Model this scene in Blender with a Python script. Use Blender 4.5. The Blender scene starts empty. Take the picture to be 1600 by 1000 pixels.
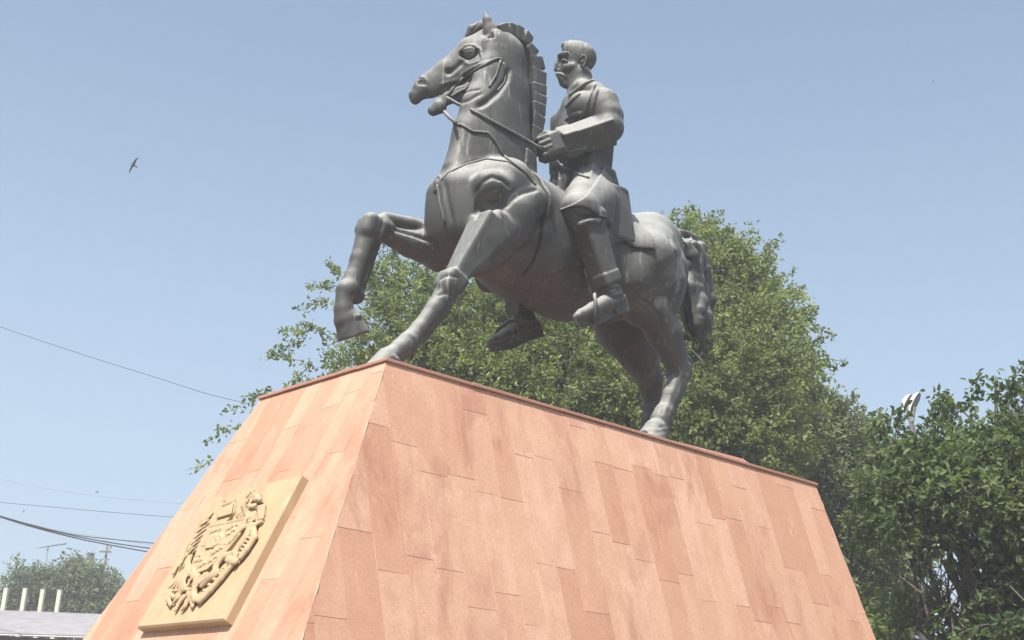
import bpy, bmesh, math, random
import numpy as np
from mathutils import Vector, Matrix

random.seed(7)
rng = np.random.default_rng(11)
SC = bpy.context.scene
COL = SC.collection

# ---------------------------------------------------------------- camera, sky, sun, exposure
EYE = np.array([0.0, 0.0, 1.6])
FOC = 2037.03                                    # focal length in photograph pixels (1600 wide)
FW = np.array([0.635273, 0.701681, 0.322602])
RT = np.array([0.730886, -0.681184, 0.042348])
UP = np.array([-0.249466, -0.208883, 0.945587])
cam_data = bpy.data.cameras.new('camera')
cam = bpy.data.objects.new('camera', cam_data)
COL.objects.link(cam)
cam_data.sensor_width = 36.0
cam_data.lens = FOC * 36.0 / 1600.0
cam_data.clip_start = 0.1
cam_data.clip_end = 5000.0
cam.matrix_world = Matrix(((RT[0], UP[0], -FW[0], EYE[0]), (RT[1], UP[1], -FW[1], EYE[1]),
                           (RT[2], UP[2], -FW[2], EYE[2]), (0, 0, 0, 1)))
SC.camera = cam

SUN_TO = Vector((-0.475, -0.225, 0.85)).normalized()   # direction towards the sun
elev = math.asin(SUN_TO.z)
world = bpy.data.worlds.new('World')
SC.world = world
world.use_nodes = True
nt = world.node_tree
nt.nodes.clear()
sky = nt.nodes.new('ShaderNodeTexSky')
sky.sky_type = 'NISHITA'
sky.sun_disc = False
sky.sun_elevation = elev
sky.sun_rotation = math.atan2(SUN_TO.x, SUN_TO.y)
sky.altitude = 900
sky.air_density = 1.0
sky.dust_density = 5.0
sky.ozone_density = 1.6
bgn = nt.nodes.new('ShaderNodeBackground')
bgn.inputs['Strength'].default_value = 0.12
outw = nt.nodes.new('ShaderNodeOutputWorld')
hz = nt.nodes.new('ShaderNodeMix'); hz.data_type = 'RGBA'      # summer haze: a pale veil, thicker towards the horizon all round
tc = nt.nodes.new('ShaderNodeTexCoord'); sx = nt.nodes.new('ShaderNodeSeparateXYZ'); mr = nt.nodes.new('ShaderNodeMapRange')
mr.interpolation_type = 'SMOOTHSTEP'
for k_, v_ in (('From Min', 0.0), ('From Max', 0.60), ('To Min', 0.78), ('To Max', 0.27)): mr.inputs[k_].default_value = v_
nt.links.new(tc.outputs['Generated'], sx.inputs[0]); nt.links.new(sx.outputs['Z'], mr.inputs['Value']); nt.links.new(mr.outputs['Result'], hz.inputs[0])
hz.inputs[7].default_value = (3.8, 4.75, 5.65, 1)
nt.links.new(sky.outputs[0], hz.inputs[6])
nt.links.new(hz.outputs[2], bgn.inputs['Color'])
nt.links.new(bgn.outputs[0], outw.inputs['Surface'])

sun_data = bpy.data.lights.new('sun', 'SUN')
sun_data.energy = 5.0
sun_data.angle = math.radians(0.53)
sun_data.color = (1.0, 0.955, 0.90)
sun = bpy.data.objects.new('sun', sun_data)
COL.objects.link(sun)
sun.rotation_euler = SUN_TO.to_track_quat('Z', 'Y').to_euler()
sun.location = (0, 0, 30)

SC.view_settings.view_transform = 'Standard'
SC.view_settings.look = 'None'
SC.view_settings.exposure = 0.54
SC.view_settings.gamma = 1.0
SC.view_settings.use_curve_mapping = False
SC.cycles.max_bounces = 6
SC.cycles.transparent_max_bounces = 4

# ---------------------------------------------------------------- helpers: photograph pixel -> place in the world
def ray(px, py):
    return FW + RT * ((px - 800.0) / FOC) - UP * ((py - 500.0) / FOC)

def at_range(px, py, rg):
    """the point seen at that pixel, at a horizontal distance rg from the camera"""
    d = ray(px, py)
    return EYE + d * (rg / math.hypot(d[0], d[1]))

def at_y(px, py, y):
    d = ray(px, py)
    return EYE + d * (y / d[1])

def at_z(px, py, z):
    d = ray(px, py)
    return EYE + d * ((z - 1.6) / d[2])

# ---------------------------------------------------------------- helpers: objects
def tag(o, label=None, cat=None, group=None, kind=None):
    if label: o['label'] = label
    if cat: o['category'] = cat
    if group: o['group'] = group
    if kind: o['kind'] = kind
    return o

def empty(name, loc=(0, 0, 0)):
    o = bpy.data.objects.new(name, None)
    o.empty_display_size = 0.2
    o.location = Vector(loc)
    COL.objects.link(o)
    return o

def mesh_obj(name, verts, faces, mat, parent=None, smooth=False, origin=None):
    """verts are world coordinates; with a parent (an unrotated empty) they are made local to it"""
    v = np.asarray(verts, dtype=np.float64)
    base = np.zeros(3)
    p = parent
    while p is not None:
        base = base + np.array(p.location)
        p = p.parent
    loc = np.array(origin, dtype=float) - base if origin is not None else np.zeros(3)
    v = v - base - loc
    me = bpy.data.meshes.new(name)
    if isinstance(faces, np.ndarray):
        me.vertices.add(len(v)); me.vertices.foreach_set('co', v.astype(np.float32).ravel())
        n = faces.shape[1]
        me.loops.add(faces.size); me.loops.foreach_set('vertex_index', faces.astype(np.int32).ravel())
        me.polygons.add(len(faces))
        me.polygons.foreach_set('loop_start', np.arange(0, faces.size, n, dtype=np.int32))
        me.update(calc_edges=True); me.validate()
    else:
        me.from_pydata([tuple(x) for x in v], [], faces)
        me.update()
    if smooth:
        me.polygons.foreach_set('use_smooth', np.ones(len(me.polygons), dtype=bool))
    if mat: me.materials.append(mat)
    o = bpy.data.objects.new(name, me)
    o.location = Vector(loc)
    COL.objects.link(o)
    if parent: o.parent = parent
    return o

class Geo:
    """collects simple pieces in world coordinates"""
    def __init__(s): s.v = []; s.f = []
    def add(s, v, f):
        b = len(s.v); s.v += [tuple(x) for x in v]; s.f += [tuple(i + b for i in q) for q in f]
    def box(s, c, size, ax=None):
        c = np.array(c, float); hx, hy, hz = [k / 2 for k in size]
        A = np.eye(3) if ax is None else np.array(ax, float)
        pts = [c + A[0] * (sx * hx) + A[1] * (sy * hy) + A[2] * (sz * hz) for sx in (-1, 1) for sy in (-1, 1) for sz in (-1, 1)]
        s.add(pts, [(0, 1, 3, 2), (4, 6, 7, 5), (0, 4, 5, 1), (2, 3, 7, 6), (0, 2, 6, 4), (1, 5, 7, 3)])
    def tube(s, pts, rad, n=8, cap=True):
        pts = [np.array(p, float) for p in pts]
        if not hasattr(rad, '__len__'): rad = [rad] * len(pts)
        rings = []; prev = None
        for i, p in enumerate(pts):
            d = pts[min(i + 1, len(pts) - 1)] - pts[max(i - 1, 0)]
            d /= np.linalg.norm(d) + 1e-12
            if prev is None:
                a = np.cross(d, [0, 0, 1.0])
                if np.linalg.norm(a) < 1e-3: a = np.cross(d, [1.0, 0, 0])
            else:
                a = prev - d * (prev @ d)
            a /= np.linalg.norm(a) + 1e-12; b = np.cross(d, a); prev = a
            rings.append([p + (a * math.cos(2 * math.pi * k / n) + b * math.sin(2 * math.pi * k / n)) * rad[i] for k in range(n)])
        v = [q for r in rings for q in r]
        f = [(i * n + k, i * n + (k + 1) % n, (i + 1) * n + (k + 1) % n, (i + 1) * n + k) for i in range(len(pts) - 1) for k in range(n)]
        if cap: f += [tuple(reversed(range(n))), tuple((len(pts) - 1) * n + k for k in range(n))]
        s.add(v, f)
    def build(s, name, mat, parent=None, smooth=False, origin=None):
        return mesh_obj(name, s.v, s.f, mat, parent, smooth, origin)

# ---------------------------------------------------------------- helpers: materials
def new_mat(name):
    m = bpy.data.materials.new(name); m.use_nodes = True
    return m, m.node_tree, m.node_tree.nodes['Principled BSDF']

def nd(t, typ, **kw):
    n = t.nodes.new(typ)
    for k, v in kw.items():
        if k in n.inputs.keys(): n.inputs[k].default_value = v
        else: setattr(n, k, v)
    return n

def ramp(t, fac, stops):
    r = t.nodes.new('ShaderNodeValToRGB')
    el = r.color_ramp.elements
    while len(el) < len(stops): el.new(0.5)
    for e, (p, c) in zip(el, stops):
        e.position = p; e.color = (*c, 1) if len(c) == 3 else c
    t.links.new(fac, r.inputs[0])
    return r.outputs[0]

def mixc(t, fac, a, b, mode='MIX'):
    n = t.nodes.new('ShaderNodeMix'); n.data_type = 'RGBA'; n.blend_type = mode
    for sock, val in ((0, fac), (6, a), (7, b)):
        if hasattr(val, 'is_output'): t.links.new(val, n.inputs[sock])
        else: n.inputs[sock].default_value = val if sock == 0 else (*val, 1)
    return n.outputs[2]

def noise(t, co, scale, detail=6, rough=0.6, dist=0.0):
    n = nd(t, 'ShaderNodeTexNoise', Scale=scale, Detail=detail, Roughness=rough, Distortion=dist)
    if co is not None: t.links.new(co, n.inputs['Vector'])
    return n.outputs[0]

def mapping(t, co, scale=(1, 1, 1), loc=(0, 0, 0)):
    m = t.nodes.new('ShaderNodeMapping')
    m.inputs['Scale'].default_value = scale; m.inputs['Location'].default_value = loc
    t.links.new(co, m.inputs[0]); return m.outputs[0]

def bump(t, h, strength, dist, nrm_in):
    b = nd(t, 'ShaderNodeBump', Strength=strength, Distance=dist)
    t.links.new(h, b.inputs['Height']); t.links.new(b.outputs[0], nrm_in)

def geom_pos(t):
    return t.nodes.new('ShaderNodeNewGeometry').outputs['Position']

def stone_mat(name, cols, spread=0.5, scale=1.0, rough=0.85, stain=None):
    """tuff: colour shifts from slab to slab, blotches, streaks and pits within a slab"""
    m, t, b = new_mat(name)
    pos = geom_pos(t)
    oi = t.nodes.new('ShaderNodeObjectInfo')
    n1 = noise(t, pos, 1.6 * scale, 6, 0.62, 0.5)
    n2 = noise(t, mapping(t, pos, (1, 1, .35)), 5.0 * scale, 6, 0.65, .6)
    n3 = noise(t, pos, 60 * scale, 4, 0.7)
    mix = t.nodes.new('ShaderNodeMath'); mix.operation = 'MULTIPLY_ADD'
    t.links.new(oi.outputs['Random'], mix.inputs[0]); mix.inputs[1].default_value = spread
    s = t.nodes.new('ShaderNodeMath'); s.operation = 'MULTIPLY'; s.inputs[1].default_value = 1 - spread
    t.links.new(n1, s.inputs[0]); t.links.new(s.outputs[0], mix.inputs[2])
    c = ramp(t, mix.outputs[0], cols)
    blotch = ramp(t, n2, [(0.36, (0, 0, 0)), (0.72, (1, 1, 1))])
    c = mixc(t, blotch, c, mixc(t, 0.5, c, cols[0][1]))
    if stain:
        st = noise(t, mapping(t, pos, (3.2, 3.2, .75), (3, 1, 5)), 1.0, 7, .66, .8)
        st2 = noise(t, mapping(t, pos, (1.1, 1.1, .8), (8, 4, 2)), 1.0, 3, .5)
        k = t.nodes.new('ShaderNodeMath'); k.operation = 'MULTIPLY'
        t.links.new(ramp(t, st, [(.50, (0, 0, 0)), (.64, (1, 1, 1))]), k.inputs[0]); t.links.new(ramp(t, st2, [(.38, (0, 0, 0)), (.6, (.55, .55, .55))]), k.inputs[1])
        c = mixc(t, k.outputs[0], c, stain)
        pale = noise(t, mapping(t, pos, (9, 9, 1.6), (1, 7, 3)), 1.0, 6, .7, .4)
        c = mixc(t, ramp(t, pale, [(.62, (0, 0, 0)), (.72, (.45, .45, .45))]), c, tuple(min(.85, k_ * 1.15 + .05) for k_ in cols[-1][1]))
    grain = ramp(t, n3, [(0.3, (.84, .84, .84)), (0.7, (1.1, 1.1, 1.1))])
    c = mixc(t, 1.0, c, grain, 'MULTIPLY')
    t.links.new(c, b.inputs['Base Color'])
    b.inputs['Roughness'].default_value = rough
    b.inputs['Specular IOR Level'].default_value = 0.25
    bump(t, mixc(t, .35, n3, n2), 0.5, 0.006, b.inputs['Normal'])
    return m

def plain_mat(name, col, rough=0.6, metal=0.0, var=0.25, scale=6.0):
    m, t, b = new_mat(name)
    n = noise(t, geom_pos(t), scale, 5, 0.6)
    lo = tuple(c * (1 - var) for c in col); hi = tuple(min(1, c * (1 + var)) for c in col)
    t.links.new(ramp(t, n, [(0.3, lo), (0.7, hi)]), b.inputs['Base Color'])
    b.inputs['Roughness'].default_value = rough; b.inputs['Metallic'].default_value = metal
    return m
# ---------------------------------------------------------------- ground and plaza
m_ground = plain_mat('dry_earth', (0.20, 0.165, 0.12), 0.95, 0, 0.35, 0.6)
g = Geo(); S = 400.0
g.add([(-S, -S, 0), (S, -S, 0), (S, S, 0), (-S, S, 0)], [(0, 1, 2, 3)])
tag(g.build('ground', m_ground), kind='structure')
m_pave = stone_mat('plaza_paving', [(0.0, (.13, .115, .105)), (.5, (.17, .15, .14)), (1.0, (.21, .19, .175))], 0.3, .6)
g = Geo()
g.box((9, 9, 0.02), (24, 24, 0.04))
tag(g.build('plaza', m_pave), kind='structure')

# ---------------------------------------------------------------- pedestal
CX, CY, CZ = 5.6975, 7.7008, 4.4699              # near top corner of the sloping faces
PW, PD = 5.6237, 1.7512                          # top of the block: along the long face, along the end face
BA, BB, BA2, BB2 = 0.461, 0.3234, 0.1236, 0.345  # outward lean per metre of height: end face, long face, far end, back
YC = CY + PD / 2
m_tuff = stone_mat('pink_tuff', [(0.0, (.42, .213, .136)), (.3, (.51, .288, .188)), (.6, (.57, .343, .232)), (1.0, (.61, .393, .276))], 0.6, 1.0, stain=(.335, .145, .095))
m_core = stone_mat('tuff_joint', [(0.0, (.58, .38, .28)), (1.0, (.70, .52, .40))], 0.3, 2.0)
m_cope = stone_mat('tuff_coping', [(0.0, (.40, .20, .145)), (1.0, (.52, .29, .21))], 0.4, 1.5)
ped = empty('stone_pedestal', (CX + PW / 2, YC, 0.04))
tag(ped, 'tall pink tuff pedestal with sloping slab faces under the bronze horse', 'pedestal')

def frustum(z, ins):
    h = CZ - z
    x0 = CX - BA * h + ins; x1 = CX + PW + BA2 * h - ins
    y0 = CY - BB * h + ins; y1 = CY + PD + BB2 * h - ins
    return [(x0, y0, z), (x1, y0, z), (x1, y1, z), (x0, y1, z)]
g = Geo()
lo, hi = frustum(0.04, .0035), frustum(CZ - 0.004, .0035)
g.add(lo + hi, [(0, 1, 5, 4), (1, 2, 6, 5), (2, 3, 7, 6), (3, 0, 4, 7), (4, 5, 6, 7), (3, 2, 1, 0)])
g.build('core', m_core, ped)

def clip(poly, a, b, c):
    """keep a*u+b*v<=c"""
    out = []
    for i in range(len(poly)):
        p, q = poly[i], poly[(i + 1) % len(poly)]
        dp, dq = a * p[0] + b * p[1] - c, a * q[0] + b * q[1] - c
        if dp <= 0: out.append(p)
        if (dp < 0 < dq) or (dq < 0 < dp):
            t = dp / (dp - dq); out.append((p[0] + (q[0] - p[0]) * t, p[1] + (q[1] - p[1]) * t))
    return out

def inset(poly, d):
    cx = sum(p[0] for p in poly) / len(poly); cy = sum(p[1] for p in poly) / len(poly)
    n = len(poly); out = []
    for i in range(n):
        p0, p1, p2 = poly[i - 1], poly[i], poly[(i + 1) % n]
        e1 = np.array([p1[0] - p0[0], p1[1] - p0[1]]); e2 = np.array([p2[0] - p1[0], p2[1] - p1[1]])
        l1, l2 = np.linalg.norm(e1), np.linalg.norm(e2)
        if l1 < 1e-6 or l2 < 1e-6: return None
        n1 = np.array([-e1[1], e1[0]]) / l1; n2 = np.array([-e2[1], e2[0]]) / l2
        b = n1 + n2; bl = b @ b
        if bl < 0.15: return None
        out.append((p1[0] + 2 * d * b[0] / bl, p1[1] + 2 * d * b[1] / bl))
    return out

def area(poly):
    return 0.5 * sum(poly[i - 1][0] * poly[i][1] - poly[i][0] * poly[i - 1][1] for i in range(len(poly)))

def slab_face(O, U, V, N, u_left, u_right, lean_l, lean_r, H, cols, seed, hide=False):
    """slabs in upright strips on a sloping face; u along the top edge, v down the slope; lean = how the sides widen"""
    r = random.Random(seed)
    O, U, V, N = [np.array(k, float) for k in (O, U, V, N)]
    joined = Geo(); count = 0
    u = u_left - lean_l * H - 0.1
    end = u_right + lean_r * H
    off = 0.0
    while u < end:
        w = cols * r.uniform(.8, 1.14)
        v = -r.uniform(0, 1.0)
        while v < H:
            L = r.uniform(.7, 1.25)
            poly = [(u, v), (u + w, v), (u + w, v + L), (u, v + L)]
            for (a, b, c) in ((0, -1, 0.0), (0, 1, H), (-1, -lean_l, -u_left), (1, -lean_r, u_right)):
                poly = clip(poly, a, b, c)
                if len(poly) < 3: break
            v += L
            if len(poly) < 3 or area(poly) < .0004: continue
            poly = [p for i, p in enumerate(poly) if math.hypot(p[0] - poly[i - 1][0], p[1] - poly[i - 1][1]) > 1e-4]
            poly = [(p[0] + r.uniform(-.002, .002), p[1] + r.uniform(-.002, .002)) for p in poly]
            gap = r.choice((.0009, .0014, .0022))
            p1 = inset(poly, gap); p2 = inset(poly, gap + .0010)
            if not p1 or not p2 or area(p2) < .0001 or area(p2) > area(poly): p1 = p2 = poly
            off = r.uniform(-.0006, .0006) if area(poly) > .05 else 0.0
            tu, tv = r.uniform(-.004, .004), r.uniform(-.0008, .0008)
            n = len(poly); cu = sum(p[0] for p in poly) / n; cv = sum(p[1] for p in poly) / n
            P3 = lambda p, d: O + U * p[0] + V * p[1] + N * (d + tu * (p[0] - cu) + tv * (p[1] - cv))
            vs = [P3(p, -.045) for p in p1] + [P3(p, off - .0015) for p in p1] + [P3(p, off) for p in p2]
            fs = [(k, (k + 1) % n, n + (k + 1) % n, n + k) for k in range(n)] + [(n + k, n + (k + 1) % n, 2 * n + (k + 1) % n, 2 * n + k) for k in range(n)] + [tuple(2 * n + k for k in range(n))]
            if (np.cross(U, V) @ N) < 0: fs = [tuple(reversed(q)) for q in fs]
            if hide: joined.add(vs, fs)
            else: mesh_obj('slab', vs, fs, m_tuff, ped, origin=O + U * cu + V * cv); count += 1
        u += w
    if hide: tag(joined.build('slab', m_tuff, ped), kind='stuff')
    return count

def face_axes(out, lean):
    o = np.array(out, float); v = np.array([out[0] * lean, out[1] * lean, -1.0]); s = np.linalg.norm(v)
    n = np.array([out[0], out[1], lean]); return v / s, n / np.linalg.norm(n), s
HH = CZ - 0.045
n_slabs = 0
V_, N_, s_ = face_axes((0, -1, 0), BB)           # long face towards the camera
n_slabs += slab_face((CX, CY, CZ), (1, 0, 0), V_, N_, 0, PW, BA / s_, BA2 / s_, HH * s_, .262, 5)
VL, NL, sL = face_axes((-1, 0, 0), BA)           # end face with the plaque
n_slabs += slab_face((CX, CY, CZ), (0, 1, 0), VL, NL, 0, PD, BB / sL, BB2 / sL, HH * sL, .25, 9)
V2, N2, s2 = face_axes((1, 0, 0), BA2)
slab_face((CX + PW, CY, CZ), (0, 1, 0), V2, N2, 0, PD, BB / s2, BB2 / s2, HH * s2, .30, 11, True)
V3, N3, s3 = face_axes((0, 1, 0), BB2)
slab_face((CX, CY + PD, CZ), (1, 0, 0), V3, N3, 0, PW, BA / s3, BA2 / s3, HH * s3, .30, 12, True)
print('slabs', n_slabs)
# coping: thin stones overhanging the faces
OV, CT = 0.022, 0.026
r = random.Random(3)
def coping_row(p, q, wid, nrm):
    p, q = np.array(p, float), np.array(q, float); L = np.linalg.norm(q - p); d = (q - p) / L
    n = max(1, round(L / 0.9)); cuts = [0] + sorted((k + r.uniform(-.12, .12)) * L / n for k in range(1, n)) + [L]
    for a, b in zip(cuts, cuts[1:]):
        g = Geo(); o = r.uniform(-.003, .003)
        c = p + d * (a + b) / 2 + np.array(nrm) * (-wid / 2 + o) + np.array([0, 0, CT / 2 + r.uniform(-.002, .002)])
        g.box((0, 0, 0), (b - a - .004, wid, CT), (d, nrm, (0, 0, 1)))
        ob = g.build('coping_stone', m_cope, None); ob.data.transform(Matrix.Identity(4))
        ob.parent = ped; ob.location = Vector(c) - ped.location
        bv = ob.modifiers.new('bevel', 'BEVEL'); bv.width = .004; bv.segments = 1
x0, x1, y0, y1 = CX - OV, CX + PW + OV, CY - OV, CY + PD + OV
zc = CZ + .001
coping_row((x0, y0, zc), (x1, y0, zc), .38, (0, -1, 0))
coping_row((x0, y1, zc), (x1, y1, zc), .38, (0, 1, 0))
coping_row((x0, y1 - .381, zc), (x0, y0 + .381, zc), .38, (-1, 0, 0))
coping_row((x1, y1 - .381, zc), (x1, y0 + .381, zc), .38, (1, 0, 0))
g = Geo(); g.box((CX + PW / 2, YC, CZ + CT / 2 - .001), (PW + 2 * OV - .765, PD + 2 * OV - .765, CT))
g.build('top_stone', m_cope, ped)
ZT = CZ + CT + .001                              # top of the pedestal, where the hooves stand

# a stray sill stone lying on the coping of the long side
sa, sb = at_y(1050, 690, CY + .05)[0], at_y(1166, 720, CY + .05)[0]
g = Geo(); zz = ZT + .001
g.add([(sa, CY + .0, zz), (sb, CY + .0, zz), (sb, CY + .2, zz), (sa, CY + .2, zz), (sa + .02, CY + .01, zz + .012), (sb - .10, CY + .01, zz + .036), (sb - .12, CY + .19, zz + .036), (sa + .02, CY + .19, zz + .012)],
      [(3, 2, 1, 0), (4, 5, 6, 7), (0, 1, 5, 4), (1, 2, 6, 5), (2, 3, 7, 6), (3, 0, 4, 7)])
g.build('sill_stone', m_cope, ped)
# mortar smeared along the corners
m_mortar = stone_mat('pale_mortar', [(0.0, (.52, .32, .22)), (1.0, (.62, .42, .31))], 0.1, 3.0)
rc_ = random.Random(17)
for i in range(4):
    t0, t1 = np.array(frustum(CZ - .01, .003)[i]), np.array(frustum(.06, .003)[i]); pts = []; rs = []
    for q in np.linspace(0, 1, 70):
        pts.append(t0 + (t1 - t0) * q + np.array([rc_.uniform(-.003, .003), rc_.uniform(-.003, .003), 0])); rs.append(rc_.choice((.002, .003, .004, .007)))
    g = Geo(); g.tube(pts, rs, 6); g.build('corner_mortar', m_mortar, ped, smooth=True)
# ---------------------------------------------------------------- sculpting helpers: blended volumes turned into one skin
ORG = np.array([CX, YC, ZT])                     # statue frame: x along the block (away), y across (near side negative), z up

def P(px, py, t=0.0):
    return at_y(px, py, YC + t) - ORG
def rad(p, rpx):
    return rpx * float((p + ORG - EYE) @ FW) / FOC
def plane_pt(px, py, ref, off=0.0):
    """point on the upright plane through ref that faces the camera; off = metres towards the camera"""
    w = ref + ORG - EYE; hv = np.array([w[0], w[1], 0.0]); hv /= np.linalg.norm(hv)
    d = ray(px, py)
    return EYE + d * ((w @ hv - off) / (d @ hv)) - ORG
def view_axis(ref):
    w = ref + ORG - EYE; hv = np.array([w[0], w[1], 0.0]); return hv / np.linalg.norm(hv)

class Vol:
    def __init__(s, lo, hi, h):
        s.lo = np.array(lo, float); s.h = h
        s.n = np.ceil((np.array(hi, float) - s.lo) / h).astype(int) + 1
        s.d = np.full(s.n, 0.6, np.float32)
        s.ax = [(s.lo[i] + np.arange(s.n[i]) * h).astype(np.float32) for i in range(3)]
    def sub(s, lo, hi):
        a = np.clip(np.floor((np.array(lo) - s.lo) / s.h).astype(int), 0, s.n)
        b = np.clip(np.ceil((np.array(hi) - s.lo) / s.h).astype(int) + 1, 0, s.n)
        sl = tuple(slice(a[i], b[i]) for i in range(3))
        X = s.ax[0][sl[0]][:, None, None]; Y = s.ax[1][sl[1]][None, :, None]; Z = s.ax[2][sl[2]][None, None, :]
        return sl, X, Y, Z
    def put(s, sl, e, k, mode):
        d = s.d[sl]
        if mode == 'sub': e = -e; 
        if mode == 'add':
            if k > 0:
                h = np.clip(.5 + .5 * (d - e) / k, 0, 1); s.d[sl] = d * (1 - h) + e * h - k * h * (1 - h)
            else: s.d[sl] = np.minimum(d, e)
        else:
            if k > 0:
                h = np.clip(.5 - .5 * (d - e) / k, 0, 1); s.d[sl] = d * (1 - h) + e * h + k * h * (1 - h)
            else: s.d[sl] = np.maximum(d, e)
    def cone(s, a, b, ra, rb, k=.05, sq=None, mode='add'):
        a, b = np.array(a, float), np.array(b, float); m = max(ra, rb) + k + .12
        sl, X, Y, Z = s.sub(np.minimum(a, b) - m, np.maximum(a, b) + m)
        if X.size == 0 or Y.size == 0 or Z.size == 0: return
        qx, qy, qz = X - a[0], Y - a[1], Z - a[2]; ba = b - a; fac = 1.0
        if sq is not None:
            axv, sc = np.array(sq[0], float), sq[1]
            w = (qx * axv[0] + qy * axv[1] + qz * axv[2]) * (1 / sc - 1)
            qx, qy, qz = qx + w * axv[0], qy + w * axv[1], qz + w * axv[2]
            ba = ba + axv * ((ba @ axv) * (1 / sc - 1)); fac = .5 + .5 * sc
        L = float(ba @ ba) + 1e-12
        t = np.clip((qx * ba[0] + qy * ba[1] + qz * ba[2]) / L, 0, 1)
        e = (np.sqrt((qx - t * ba[0]) ** 2 + (qy - t * ba[1]) ** 2 + (qz - t * ba[2]) ** 2) - (ra + t * (rb - ra))) * fac
        s.put(sl, e.astype(np.float32), k, mode)
    def ell(s, c, r, axes=None, k=.05, mode='add'):
        c = np.array(c, float); r = np.array(r, float); A = np.eye(3) if axes is None else np.array(axes, float)
        m = r.max() + k + .12
        sl, X, Y, Z = s.sub(c - m, c + m)
        if X.size == 0 or Y.size == 0 or Z.size == 0: return
        qx, qy, qz = X - c[0], Y - c[1], Z - c[2]
        k0 = 0; k1 = 0
        for i in range(3):
            w = (qx * A[i][0] + qy * A[i][1] + qz * A[i][2]) / r[i]
            k0 = k0 + w * w; k1 = k1 + (w / r[i]) ** 2
        k0 = np.sqrt(k0); k1 = np.sqrt(k1) + 1e-9
        s.put(sl, (k0 * (k0 - 1) / k1).astype(np.float32), k, mode)
    def box(s, c, half, axes, rnd=.01, k=.02, mode='add'):
        c = np.array(c, float); A = np.array(axes, float); m = float(np.linalg.norm(half)) + k + .1
        sl, X, Y, Z = s.sub(c - m, c + m)
        if X.size == 0 or Y.size == 0 or Z.size == 0: return
        qx, qy, qz = X - c[0], Y - c[1], Z - c[2]
        q = [np.abs(qx * A[i][0] + qy * A[i][1] + qz * A[i][2]) - (half[i] - rnd) for i in range(3)]
        e = np.sqrt(sum(np.maximum(w, 0) ** 2 for w in q)) + np.minimum(np.maximum(np.maximum(q[0], q[1]), q[2]), 0) - rnd
        s.put(sl, e.astype(np.float32), k, mode)
    def beam(s, a, b, ra, rb, up, rnd=.02, k=.02, mode='add'):
        """tapered bar with a rounded rectangular section; ra, rb = (half width, half height) at the two ends"""
        a, b = np.array(a, float), np.array(b, float); d = b - a; L = np.linalg.norm(d); d /= L
        sd = np.cross(d, up); sd /= np.linalg.norm(sd); uv = np.cross(sd, d)
        m = max(*ra, *rb) * 1.5 + k + .12
        sl, X, Y, Z = s.sub(np.minimum(a, b) - m, np.maximum(a, b) + m)
        if X.size == 0 or Y.size == 0 or Z.size == 0: return
        qx, qy, qz = X - a[0], Y - a[1], Z - a[2]
        dot = lambda v: qx * v[0] + qy * v[1] + qz * v[2]
        w = dot(d); t = np.clip(w / L, 0, 1)
        q = [np.abs(dot(sd)) - (ra[0] + t * (rb[0] - ra[0]) - rnd), np.abs(dot(uv)) - (ra[1] + t * (rb[1] - ra[1]) - rnd), np.abs(w - L / 2) - (L / 2 - rnd)]
        e = np.sqrt(sum(np.maximum(c, 0) ** 2 for c in q)) + np.minimum(np.maximum(np.maximum(q[0], q[1]), q[2]), 0) - rnd
        s.put(sl, e.astype(np.float32), k, mode)
    def chain(s, pts, rs, k=.05, sq=None, mode='add'):
        if not hasattr(rs, '__len__'): rs = [rs] * len(pts)
        for i in range(len(pts) - 1): s.cone(pts[i], pts[i + 1], rs[i], rs[i + 1], k, sq, mode)
    def px(s, pts, k=.05, sq=None, mode='add', mirror=False, ref=None):
        """pts: (px, py, t, radius in px); with ref, t is metres towards the camera from the plane through ref"""
        Q = []; R = []
        for (x, y, t, rp) in pts:
            p = P(x, y, t) if ref is None else plane_pt(x, y, ref, t)
            R.append(rad(p, rp)); Q.append(p * np.array([1, -1, 1]) if mirror else p)
        if len(Q) == 1: Q = Q * 2; R = R * 2
        s.chain(Q, R, k, sq, mode)
        return Q
    def sample(s, p):
        g = (np.array(p) - s.lo) / s.h; i = np.floor(g).astype(int)
        if (i < 0).any() or (i >= s.n - 1).any(): return 1.0
        f = g - i; c = s.d[i[0]:i[0] + 2, i[1]:i[1] + 2, i[2]:i[2] + 2]
        c = c[0] * (1 - f[0]) + c[1] * f[0]; c = c[0] * (1 - f[1]) + c[1] * f[1]
        return float(c[0] * (1 - f[2]) + c[1] * f[2])
    def hit(s, px, py, far=22.0):
        """first surface point on the line of sight"""
        d = ray(px, py); d = d / np.linalg.norm(d); o = EYE - ORG; t = 7.0; last = 1
        while t < far:
            v = s.sample(o + d * t)
            if v < 0:
                lo_, hi_ = t - step, t
                for _ in range(8):
                    mid = (lo_ + hi_) / 2
                    if s.sample(o + d * mid) < 0: hi_ = mid
                    else: lo_ = mid
                return o + d * hi_
            step = max(min(v * .6, .12), s.h * .7); t += step
        return None
    def normal(s, p):
        e = s.h * 1.5
        g = np.array([s.sample(p + e * a) - s.sample(p - e * a) for a in np.eye(3)])
        return g / (np.linalg.norm(g) + 1e-9)
    def on(s, pts, lift=0.0):
        out = []
        for (x, y) in pts:
            p = s.hit(x, y)
            if p is not None: out.append(p + s.normal(p) * lift)
        return out
    def dense(s, pts, n=5):
        out = []
        for a, b in zip(pts, pts[1:]):
            out += [(a[0] + (b[0] - a[0]) * i / n, a[1] + (b[1] - a[1]) * i / n) for i in range(n)]
        return out + [pts[-1]]
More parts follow.
